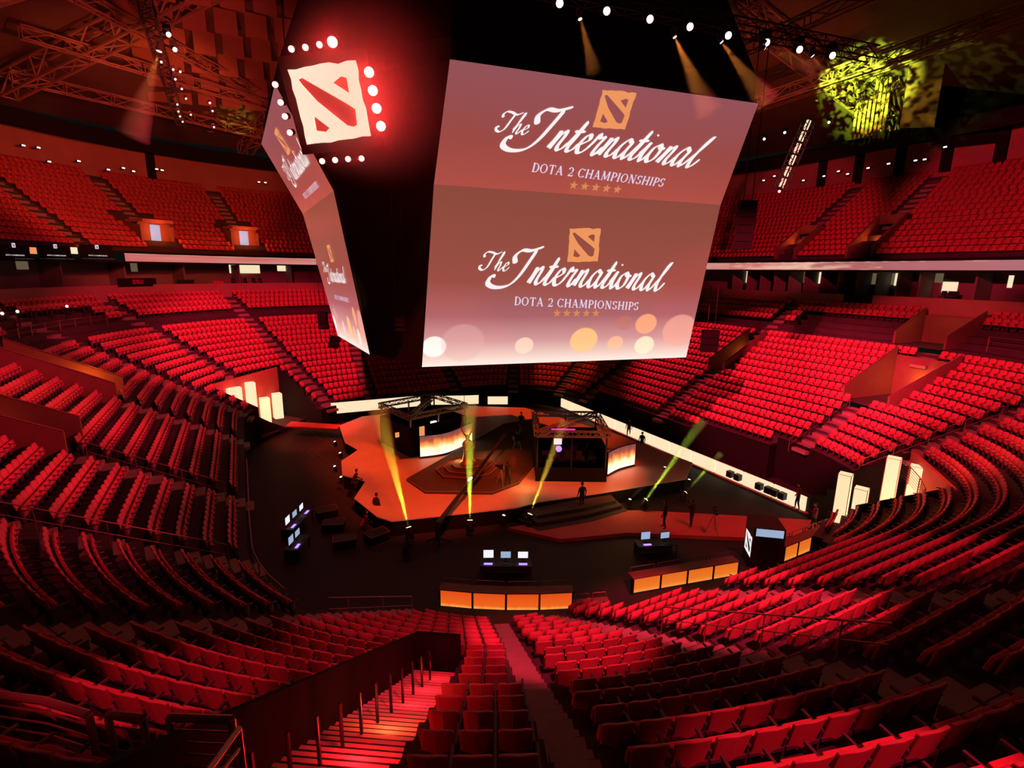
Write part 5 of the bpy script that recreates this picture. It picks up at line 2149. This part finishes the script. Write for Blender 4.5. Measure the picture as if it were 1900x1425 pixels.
# hanging speakers
for (x, y1, y2, dpt, w_, lab) in ((1388, 372, 462, 30, .95, 'tall black hanging speaker array right of the big screen'), (1319, 612, 655, 36, 1.1, 'black hanging speaker in front of the right stand'), (598, 578, 612, 52, .9, 'small black hanging speaker in front of the far stand'), (742, 588, 615, 30, .5, 'small black speaker hanging at the cube corner')):
    p, q = at(x, y1, depth=dpt), at(x, y2, depth=dpt)
    L = p.z - q.z
    r = empty('speaker_array', p, radians(-30), lab, 'speaker', 'hanging speakers')
    n = max(3, int(L / .45))
    for i in range(n):
        mb = MB()
        mb.box((0, .12 * (i / n) ** 2 * 2, -(i + .5) * L / n), (w_, .5, L / n * .94))
        mb.build('speaker_box', M['dark'], r)
    mb = MB()
    mb.tube((-.25, 0, 0), (-.25, 0, 3 if dpt == 36 else 8), .025)
    mb.tube((.25, 0, 0), (.25, 0, 3 if dpt == 36 else 8), .025)
    mb.build('rigging_cable', M['black'], r)

# ------------------------------------------------------------------ equipment on the dark floor
def tech_desk(px, z, rz, w_, label, n, mm='whitescreen'):
    p = at(*px, z=z)
    r = empty('control_desk', p, rz, label, 'desk', 'control desks on the dark floor')
    mb = MB()
    mb.box((0, 0, .74), (w_, .75, .04))
    mb.box((0, .3, .37), (w_, .03, .7))
    mb.build('desk_top', M['black'], r)
    for sx in (-1, 1):
        for sy in (-.33, .33):
            mb = MB()
            mb.box((sx * (w_ / 2 - .05), sy, .36), (.05, .05, .72))
            mb.build('leg', M['black'], r)
    for i in range(n):
        x = -w_ / 2 + w_ * (i + .5) / n
        t = empty('monitor', (p + Matrix.Rotation(rz, 3, 'Z') @ Vector((x, .12, .76))), rz + rnd.uniform(-.1, .1), f'lit monitor {ordinal(i + 1)} from the left on the ' + label.split(',')[0], 'monitor', 'monitors on the control desks')
        mb = MB()
        hh = .34 if i else .42
        mb.box((0, .03, .16 + hh / 2), (.54, .04, hh + .04))
        mb.build('casing', M['black'], t)
        mb = MB()
        mb.box((0, .0, .16 + hh / 2), (.5, .01, hh))
        mb.build('display', M[mm if (i != 1) else 'bluescreen'], t)
        mb = MB()
        mb.tube((0, .04, 0), (0, .04, .16), .03)
        mb.box((0, .04, .008), (.26, .2, .016))
        mb.build('stand', M['black'], t)
        mb = MB()
        mb.box((0, 0, .012), (.42, .14, .024))
        for k in range(3):
            mb.box((-.12 + .12 * k, 0, .03), (.05, .05, .012))
        kb = mb.build('keyboard', M['purple'] if i % 2 == 0 else M['black'])
        kb.location = p + Matrix.Rotation(rz, 3, 'Z') @ Vector((x, -.2, .76))
        kb.rotation_euler = (0, 0, rz)
        tag(kb, f'glowing keyboard below monitor {ordinal(i + 1)} on the ' + label.split(',')[0], 'keyboard', 'keyboards on the control desks')
    return r


tech_desk((938, 1068), 0, radians(-27), 2.6, 'centre control desk, behind the four panel orange barrier', 3)
tech_desk((1215, 1030), 0, radians(-20), 2.2, 'small control desk, before the red runway', 2, 'bluescreen')
tech_desk((553, 985), 0, radians(60), 2.6, 'side control desk, left edge of the dark floor', 3)
tech_desk((553, 1030), 0, radians(62), 1.6, 'lower side desk, left edge of the dark floor', 2, 'bluescreen')

# show cube with glowing emblem beside the runway
p = at(1412, 1046, z=0)
r = empty('emblem_booth', p, radians(-38), 'black booth with a white glowing emblem on its side by the red runway', 'booth')
mb = MB()
mb.box((0, 0, 1.2), (1.5, 1.5, 2.4))
mb.build('booth_shell', M['black'], r)
mb = MB()
mb.box((0, -.77, 2.15), (1.3, .03, .4))
mb.build('top_screen', M['bluescreen'], r)
o = poly_curve('emblem', emblem_loops(1.15), M['white'], r)
o.matrix_local = Matrix.Translation((-.76, 0, 1.15)) @ Matrix.Rotation(radians(-90), 4, 'Z') @ Matrix.Rotation(radians(90), 4, 'X')
mb = MB()
mb.box((.1, -.77, 1.0), (.9, .02, 1.3))
mb.build('dark_screen', M['dark'], r)

# road cases left of the stage
for i, (x, y) in enumerate(((620, 985), (640, 1015), (607, 960), (700, 1005))):
    p = at(x, y, z=0)
    r = empty('road_case', p, radians(-20 + 12 * i), 'open red edged equipment case ' + ['in the middle of three left of the stage', 'lowest of three left of the stage', 'topmost of three left of the stage', 'close to the stage front corner'][i], 'case', 'equipment cases left of the stage')
    mb = MB()
    mb.box((0, 0, .3), (1.2, .8, .56))
    mb.build('case_body', M['black'], r)
    mb = MB()
    for z in (.03, .58):
        P = [(-.6, -.4, z), (.6, -.4, z), (.6, .4, z), (-.6, .4, z), (-.6, -.4, z)]
        mb.path([Vector(q) for q in P], .025, 4)
    mb.build('case_edging', M['clothred'], r)

# ------------------------------------------------------------------ things on the ring: suite windows, signs, lamps
def ring_hit(x, y, D):
    d = Vector(ray(x, y))
    o = Vector((0, 0, CAM_H))
    t = 20.0
    while t < 140:
        p = o + d * t
        cx, cy = min(max(p.x, X0 + RB), X1 - RB), min(max(p.y, Y0 + RB), Y1 - RB)
        if hypot(p.x - cx, p.y - cy) - RB >= D and t > 25:
            q = Vector((p.x - cx, p.y - cy, 0)).normalized()
            return p, -q
        t += .05
    return o + d * 60, -d


def wall_sheet(name, m, x1, y1, x2, y2, D, off=.05, label=None, cat=None, group=None, depth=.04):
    a_, n1 = ring_hit(x1, (y1 + y2) / 2, D - off)
    b_, n2 = ring_hit(x2, (y1 + y2) / 2, D - off)
    zt, zb = ring_hit((x1 + x2) / 2, y1, D - off)[0].z, ring_hit((x1 + x2) / 2, y2, D - off)[0].z
    n_ = ((n1 + n2) / 2).normalized() * depth
    c = Vector(((a_.x + b_.x) / 2, (a_.y + b_.y) / 2, zb))
    mb = MB()
    A_, B_ = Vector((a_.x, a_.y, zb)) - c, Vector((b_.x, b_.y, zb)) - c
    h_ = Vector((0, 0, zt - zb))
    mb.hexa([A_, B_, B_ - n_, A_ - n_, A_ + h_, B_ + h_, B_ - n_ + h_, A_ - n_ + h_])
    o = mb.build(name, M[m])
    o.location = c
    if label:
        tag(o, label, cat, group)
    return o, c, B_ - A_, n_.normalized()


SW = [(425, 487, 492, 507, 'glass', 'bright suite window left of the hanging cube'), (508, 487, 530, 503, 'glass', 'small bright suite window next to the hanging cube'),
      (200, 486, 214, 500, 'glass', 'narrow yellow lit suite doorway at the far left'), (30, 485, 70, 500, 'glassdim', 'dim suite wall at the far left edge'), (215, 488, 255, 504, 'glassdim', 'dim suite wall beside the narrow yellow doorway'),
      (1332, 500, 1352, 521, 'glassdim', 'dim suite window just past the big screen'), (1364, 503, 1388, 524, 'glass', 'yellow suite window near the big screen'), (1476, 504, 1524, 525, 'glassdim', 'dim suite room right of the yellow window'),
      (1512, 505, 1523, 526, 'glass', 'bright door of the dim suite room'), (1618, 507, 1660, 528, 'glassdim', 'dim suite wall in the middle of the right side'), (1660, 507, 1676, 530, 'glass', 'bright suite door in the middle of the right side'),
      (1706, 507, 1750, 524, 'glassdim', 'suite with amber wall above the red parapet'), (1748, 523, 1777, 543, 'glass', 'brightest suite window above the orange sign'), (1792, 507, 1862, 531, 'glassblue', 'bluish suite window toward the picture edge'),
      (1870, 511, 1880, 534, 'glass', 'narrow bright suite door at the picture edge')]
for x1, y1, x2, y2, m, lab in SW:
    wall_sheet('suite_window', m, x1, y1, x2, y2, D_SU, .12 if m == 'glass' else .06, lab, 'window', 'suite windows')
# people furniture silhouettes: bar stools in front of the bright windows
stool = None
for i, (x, y) in enumerate(((432, 506), (443, 506), (454, 507), (470, 507), (482, 507), (1750, 545), (1762, 546), (1772, 546))):
    p, n_ = ring_hit(x, y, D_SU - 1.6)
    lab = 'dark bar stool before the bright suite window ' + ('left of the hanging cube' if i < 5 else 'above the orange sign') + f', {ordinal(i + 1 if i < 5 else i - 4)} from left'
    if stool is None:
        stool = empty('bar_stool', (p.x, p.y, 12.6))
        mb = MB()
        mb.box((0, 0, .75), (.4, .4, .06))
        mb.build('seat', M['black'], stool)
        mb = MB()
        mb.box((0, -.18, 1.0), (.4, .04, .4))
        mb.build('backrest', M['black'], stool)
        for sx in (-.16, .16):
            for sy in (-.16, .16):
                mb = MB()
                mb.tube((sx, sy, 0), (sx, sy, .75), .02, 4)
                mb.build('leg', M['black'], stool)
        r = stool
    else:
        r = copy_tree(stool, (p.x, p.y, 12.6))
    r.rotation_euler = (0, 0, atan2(n_.y, n_.x) - pi / 2)
    tag(r, lab, 'stool', 'bar stools in the suites')

# parapet signs
def logo_sign(x1, y1, x2, y2, m, label, kind_):
    o, c, e, n_ = wall_sheet('parapet_sign', m, x1, y1, x2, y2, D_PAR, .06, label, 'sign', 'signs on the suite parapet')
    return o, c, e, n_


def put_on_sheet(o, sheet, e, n_, h_, dx=0):
    ex = e.normalized()
    ez = Vector((0, 0, 1))
    nn = ex.cross(ez)
    if nn.dot(n_) < 0:
        ex = -ex
        nn = -nn
    R = Matrix(((ex.x, 0, nn.x, 0), (ex.y, 0, nn.y, 0), (0, 1, nn.z, 0), (0, 0, 0, 1)))
    o.parent = sheet
    o.matrix_local = Matrix.Translation(n_ * .03 + ez * h_ + ex * dx) @ R


o, c, e, n_ = logo_sign(1765, 557, 1821, 580, 'orange', 'bright orange sign with a dark round badge on the right parapet', 0)
b_ = poly_curve('round_badge', [[(.42 * cos(t), .42 * sin(t)) for t in np.linspace(0, 2 * pi, 25)[:-1]]], M['clothred'], o)
put_on_sheet(b_, o, e, n_, .48)
mbx, wdt = write_script('eta', .2, .2)
b2_ = mbx.build('badge_script', M['orange'], o)
put_on_sheet(b2_, o, e, n_ * 1.3, .4, -.28)
o, c, e, n_ = logo_sign(1510, 545, 1547, 562, 'redwall', 'plain dull red sign on the right parapet near the big screen', 0)
o, c, e, n_ = logo_sign(1565, 546, 1618, 565, 'dark', 'black sign with faint red lettering on the right parapet', 0)
o, c, e, n_ = logo_sign(218, 516, 290, 532, 'dark', 'black sign with red script lettering on the far left parapet', 0)
mbx, wdt = write_script('rona', .36, .2)
b_ = mbx.build('sign_script', M['clothred'], o)
put_on_sheet(b_, o, e, n_, .3, -.6)
logo_sign(329, 519, 361, 534, 'black', 'black blank screen on the far left parapet', 0)
logo_sign(397, 521, 415, 533, 'clothred', 'small red sign at the top of the far aisle', 0)
# three dark deck-edge screens with the title, and two plain lit squares between them
for i, x in enumerate((26, 103, 180)):
    o, c, e, n_ = wall_sheet('title_screen', 'dark', x - 31, 455, x + 30, 480, D_RIB, .1, f'dark deck edge screen with small white title script, {ordinal(i + 1)} from the far left', 'screen', 'title screens on the left deck edge')
    L = e.length
    hh = .5 * L / 61 * 25
    mbx, wdt = write_script('International', 1, .42)
    b_ = mbx.build('script_title', M['white'], o)
    put_on_sheet(b_, o, e, n_, hh * .62, 0)
    k = L * .60 / wdt
    b_.matrix_local = b_.matrix_local @ Matrix.Translation((-L * .27, 0, 0)) @ Matrix.Diagonal((k, k * .9, 1, 1))
    b_ = text_mesh('lettering', 'DOTA 2 CHAMPIONSHIPS', L * .045, M['white'], o)
    put_on_sheet(b_, o, e, n_, hh * .35)
    b_ = poly_curve('emblem', emblem_loops(L * .11), M['lilac'], o)
    put_on_sheet(b_, o, e, n_, hh * 1.6)
for x, m, lab in ((62, 'orange', 'plain pinkish lit square between the first two title screens'), (138, 'glass', 'plain cream lit square between the last two title screens')):
    wall_sheet('square_display', m, x - 6, 459, x + 6, 471, D_RIB, .16, lab, 'screen', 'lit squares on the left deck edge')

# work lamps under the service ring
lampA = MB()
lampA.box((0, 0, 0), (.4, .25, .2))
lampB = MB()
lampB.box((0, -.14, 0), (.3, .03, .13))
wl = None
WL = [(42, 270), (70, 274), (90, 300), (145, 299), (200, 315), (228, 312), (247, 318), (290, 314), (300, 316), (480, 338), (492, 339), (1418, 335), (1438, 327), (1460, 322), (1492, 335), (1530, 327), (1557, 318), (1574, 323), (1612, 312), (1650, 304), (1700, 298), (1717, 296), (1755, 273)]
for i, (x, y) in enumerate(WL):
    p, n_ = ring_hit(x, y, D_BACK - 1.6)
    side = 'far left' if x < 400 else ('beside the hanging cube' if x < 600 else 'right')
    idx = i + 1 if x < 400 else (i - 8 if x < 600 else i - 10)
    if wl is None:
        wl = empty('work_lamp', p)
        lampA.build('housing', M['black'], wl)
        lampB.build('lens', M['smalllamp'], wl)
        r = wl
    else:
        r = copy_tree(wl, p)
    r.rotation_euler = (0, 0, atan2(n_.y, n_.x) + pi / 2)
    tag(r, f'small white work lamp high on the back wall, {side}, {ordinal(idx)} along', 'lamp', 'work lamps on the back wall')

# banners and green patterned light at the top right
ban = empty('slatted_banner', at(1620, 180, depth=46), radians(-32), 'yellow lit banner of hanging vertical strips at the top right', 'banner')
for i in range(8):
    mb = MB()
    x = (i - 3.5) * .36
    top_ = 1.6 if i > 3 else -.3
    mb.box((x, 0, (top_ - 3.4) / 2), (.2, .06, top_ + 3.4))
    mb.build('strip', M['banner'], ban)
p1_, p2_ = at(1682, 120, depth=46), at(1740, 232, depth=46)
mb = MB()
mb.box((0, 0, 0), (2.9, .08, 5.4))
o = mb.build('hanging_banner', M['redwall'])
o.location = (p1_ + p2_) / 2
o.rotation_euler = (0, 0, radians(-32))
tag(o, 'dark red hanging banner between yellow strips and black drape', 'banner')
p1_, p2_ = at(1742, 102, depth=48), at(1960, 275, depth=48)
mb = MB()
mb.box((0, 0, 0), (9.6, .12, 8.2))
o = mb.build('black_drape', M['dark'])
o.location = (p1_ + p2_) / 2 + Vector((0, 0, .5))
o.rotation_euler = (0, 0, radians(-40))
tag(o, 'large black drape hanging at the top right corner', 'drape')
# loose leaf shapes added round the banner so the green patterned light shows
mb = MB()
r4 = random.Random(9)
c = at(1610, 150, depth=49)
rt_v = Vector((cos(radians(-32)), sin(radians(-32)), 0))
for i in range(170):
    q = c + rt_v * r4.gauss(0, 2.3) + Vector((0, r4.uniform(-.5, .5), r4.gauss(0, 1.0)))
    d_ = Vector((r4.uniform(-1, 1), r4.uniform(-1, 1), r4.uniform(-.5, .5))).normalized() * r4.uniform(.15, .5)
    e_ = d_.orthogonal().normalized() * r4.uniform(.08, .28)
    mb.add([q - d_, q + e_, q + d_, q - e_, q + Vector((0, 0, .05))], [(0, 1, 4), (1, 2, 4), (2, 3, 4), (3, 0, 4), (3, 2, 1, 0)])
o = mb.build('light_catch_flakes', M['banner'])
tag(o, 'leafy scrim caught in green light round the yellow banner', 'scrim', kind='stuff')
lamp_spot(at(1500, 160, depth=30), at(1608, 162, depth=48), 260000, (.55, 1, .05), 19, .6, .1, 'green_pattern_light', 55)
lamp_spot(at(1560, 300, depth=36), at(1620, 215, depth=46), 30000, (1, .72, .04), 11, .4, .1, 'yellow_pattern_light', 40)
lamp_spot(at(1500, 120, depth=36), at(1715, 195, depth=46), 6000, (1, .8, .06), 14, .6, .1, 'yellow_pattern_light', 30)
lamp_spot(at(1500, 240, depth=36), at(1840, 120, depth=50), 3500, (.7, .9, .1), 30, .6, .1, 'green_pattern_light', 34)
mb = MB()
c = at(437, 215, depth=62)
for i in range(90):
    q = c + Vector((r4.gauss(0, 1.7), r4.uniform(-.5, .5), r4.gauss(0, 1.1)))
    d_ = Vector((r4.uniform(-1, 1), r4.uniform(-1, 1), r4.uniform(-.2, .2))).normalized() * r4.uniform(.2, .6)
    e_ = d_.orthogonal().normalized() * .14
    mb.add([q - d_, q + e_, q + d_, q - e_, q + Vector((0, 0, .05))], [(0, 1, 4), (1, 2, 4), (2, 3, 4), (3, 0, 4), (3, 2, 1, 0)])
o = mb.build('light_catch_flakes', M['banner'])  # leaf shapes added here too, to catch the yellow pattern
tag(o, 'small leafy scrim in yellow light under the far left roof', 'scrim', kind='stuff')
lamp_spot(at(470, 330, depth=50), c, 9000, (.9, .9, .05), 14, .6, .1, 'yellow_pattern_light', 26)

# ------------------------------------------------------------------ railings
def aisle_rail(s, k1, k2, label, off=.45, h=.95):
    ps = [pt(s, k * TR, zk(k, s)) for k in range(k1, k2 + 1)]
    x, y, nx, ny = SP(s, k1 * TR)
    tx = Vector((-ny, nx, 0)) * off
    r = empty('aisle_handrail', ps[0] + tx, 0, label, 'handrail', 'handrails on the aisles')
    b0 = ps[0]
    mb = MB()
    mb.tube(Vector((0, 0, h)), ps[-1] - b0 + Vector((0, 0, h)), .022)
    mb.tube(Vector((0, 0, h * .55)), ps[-1] - b0 + Vector((0, 0, h * .55)), .014)
    mb.build('rail', M['rail'], r)
    for p in ps[::2]:
        mb = MB()
        mb.tube(p - b0, p - b0 + Vector((0, 0, h)), .018)
        mb.build('post', M['rail'], r)


aisle_rail(sNL(264.3), 6, 13, 'thin handrail on the aisle beside the black seat ends')
aisle_rail(sNL(215), -1, 4, 'handrail sloping to the floor at the left curve')
aisle_rail(sNL(190), 5, 12, 'thin handrail where the left rows curve')
aisle_rail(sL(28.3), 5, 11, 'thin handrail between the two long parapets', .4)
aisle_rail(sR(22), 3, 9, 'handrail on the aisle below the first walled opening', .4)
aisle_rail(sR(34), 3, 9, 'handrail on the aisle below the second walled opening', .4)
aisle_rail(sNR(322), 4, 12, 'handrail above the lit pillars at the right corner', .4)


def fence(pts, h, label, ncab=6, name='cable_fence', m='rail'):
    r = empty(name, pts[0], 0, label, 'fence')
    b0 = Vector(pts[0])
    for p in pts:
        mb = MB()
        mb.tube(Vector(p) - b0, Vector(p) - b0 + Vector((0, 0, h)), .03)
        mb.build('post', M[m], r)
    for i in range(ncab):
        mb = MB()
        mb.path([Vector(p) - b0 + Vector((0, 0, h * (1 - i / ncab))) for p in pts], .026 if i == 0 else .012, 5)
        mb.build('rail' if i == 0 else 'cable', M[m], r)
    return r


fence([pt(sNR(a_), (5.8 - .0) * TR, zk(5) + .1) for a_ in (299, 306, 313, 320)], 1.0, 'cable fence above the right tunnel, behind the lit pillars', 7)
fence([pt(s_, 4 * TR - .15, zk(3) - .2) for s_ in (sNL(204), sNL(198), sNL(192), sNL(186), sL(25), sL(28), sL(31), sL(34))], 1.1, 'dark fence along the foot of the left stand', 3)
# heavy guard rails at the bottom left corner of the view
def guard(P, label, r_=.045, drop=.8):
    P = [Vector(p) for p in P]
    r = empty('guard_rail', P[0] - Vector((0, 0, drop)), 0, label, 'railing', 'guard rails at the bottom of the view')
    b0 = r.location.copy()
    mb = MB()
    mb.path([p - b0 for p in P], r_, 8)
    for p in P[1:-1]:
        mb.ball(p - b0, r_, 8, 6)
    mb.build('top_rail', M['rail'], r)
    mb = MB()
    for i in range(1, 5):
        mb.path([p - b0 - Vector((0, 0, drop * i / 5)) for p in P], .012, 5)
    mb.build('lower_bars', M['rail'], r)
    for p in (P[0], P[-1]):
        mb = MB()
        mb.tube(p - b0, p - b0 - Vector((0, 0, drop)), r_ * .9, 8)
        mb.build('post', M['rail'], r)


guard([at(-30, 1285, depth=6.2), at(80, 1300, depth=6.0), at(165, 1326, depth=5.8)], 'heavy guard rail in the bottom left corner of the view')
guard([at(200, 1326, depth=5.9), at(265, 1333, depth=5.7)], 'short guard rail between two longer ones at the bottom left')
guard([at(314, 1331, depth=5.7), at(430, 1335, depth=5.5)], 'straight guard rail left of the sloping handrail')
mb = MB()
mb.path([at(443, 1352, depth=5.2), at(385, 1432, depth=4.4)], .03, 8)
mb.path([at(443, 1390, depth=5.1), at(410, 1432, depth=4.7)], .018, 8)
mb.path([at(443, 1352, depth=5.2), at(443, 1352, depth=5.2) - Vector((0, 0, 1.3))], .03, 8)
tag(mb.build('sloping_handrail', M['rail']), 'red lit sloping handrail at the bottom left', 'handrail')

# a puff of stage haze round the emblem sign, lit by its red lamps
hz2 = haze.copy()
hz2.name = 'sign haze'
t2 = hz2.node_tree
tc_ = t2.nodes.new('ShaderNodeTexCoord')
mp_ = t2.nodes.new('ShaderNodeMapping')
mp_.inputs['Location'].default_value = (-.5, -.5, -.5)
ln_ = t2.nodes.new('ShaderNodeVectorMath')
ln_.operation = 'LENGTH'
mr_ = t2.nodes.new('ShaderNodeMapRange')
mr_.interpolation_type = 'SMOOTHSTEP'
mr_.inputs[1].default_value = .05
mr_.inputs[2].default_value = .48
mr_.inputs[3].default_value = .12
mr_.inputs[4].default_value = 0
t2.links.new(tc_.outputs['Generated'], mp_.inputs[0])
t2.links.new(mp_.outputs[0], ln_.inputs[0])
t2.links.new(ln_.outputs['Value'], mr_.inputs[0])
t2.links.new(mr_.outputs[0], t2.nodes['Volume Scatter'].inputs['Density'])
mb = MB()
mb.ball(cS + exS * 2.0 + Vector((0, -.5, .3)), 4.8, 20, 12)
tag(mb.build('stage_haze', hz2, smooth=True), 'red glowing haze around the emblem sign on the hanging cube', 'haze', kind='stuff')
# black drape in front of the far left pillars
mb = MB()
P = [at(428, 752, depth=43.5), at(450, 760, depth=44.5), at(500, 783, depth=47.0), at(532, 794, depth=48.5)]
for p, q in zip(P, P[1:]):
    mb.hexa([(p.x, p.y, 0), (q.x, q.y, 0), (q.x, q.y + .15, 0), (p.x, p.y + .15, 0), tuple(p), tuple(q), (q.x, q.y + .15, q.z), (p.x, p.y + .15, p.z)])
tag(mb.build('black_drape', M['dark']), 'black drape hiding the feet of the far left pillars', 'drape')

# viewing platforms above the cross aisle: rail, high tables and small lamps
fence([pt(sFL(a_), 19 * TR, zk(18) + .1) for a_ in (151, 155, 159, 163, 167, 171, 175)], 1.05, 'railing with upright posts along the far left viewing platform', 3, 'platform_railing')
fence([pt(sNR(a_), 19 * TR, zk(18) + .1) for a_ in (326, 332, 338, 344)], 1.05, 'railing with upright posts on the right platform below the bright windows', 3, 'platform_railing')
for i, a_ in enumerate((153, 157, 161, 165, 169, 173)):
    p = pt(sFL(a_), 20.2 * TR, zk(20))
    t = empty('high_table', p, 0, f'small dark high table on the far left platform, {ordinal(i + 1)} from the hanging cube side', 'table', 'high tables on the far left platform')
    mb = MB()
    mb.box((0, 0, 1.0), (.8, .8, .05))
    mb.build('table_top', M['black'], t)
    mb = MB()
    mb.tube((0, 0, 0), (0, 0, 1.0), .04)
    mb.tube((0, 0, 0), (0, 0, .03), .25, 10)
    mb.build('leg', M['black'], t)
    if i in (1, 4, 5):
        mb = MB()
        mb.ball((0, 0, .1), .1, 8, 6)
        o = mb.build('table_lamp', M['smalllamp'])
        o.location = p + Vector((0, 0, 1.03))
        tag(o, f'small glowing lamp on the {ordinal(i + 1)} high table of the far left platform', 'lamp', 'lamps on the high tables')
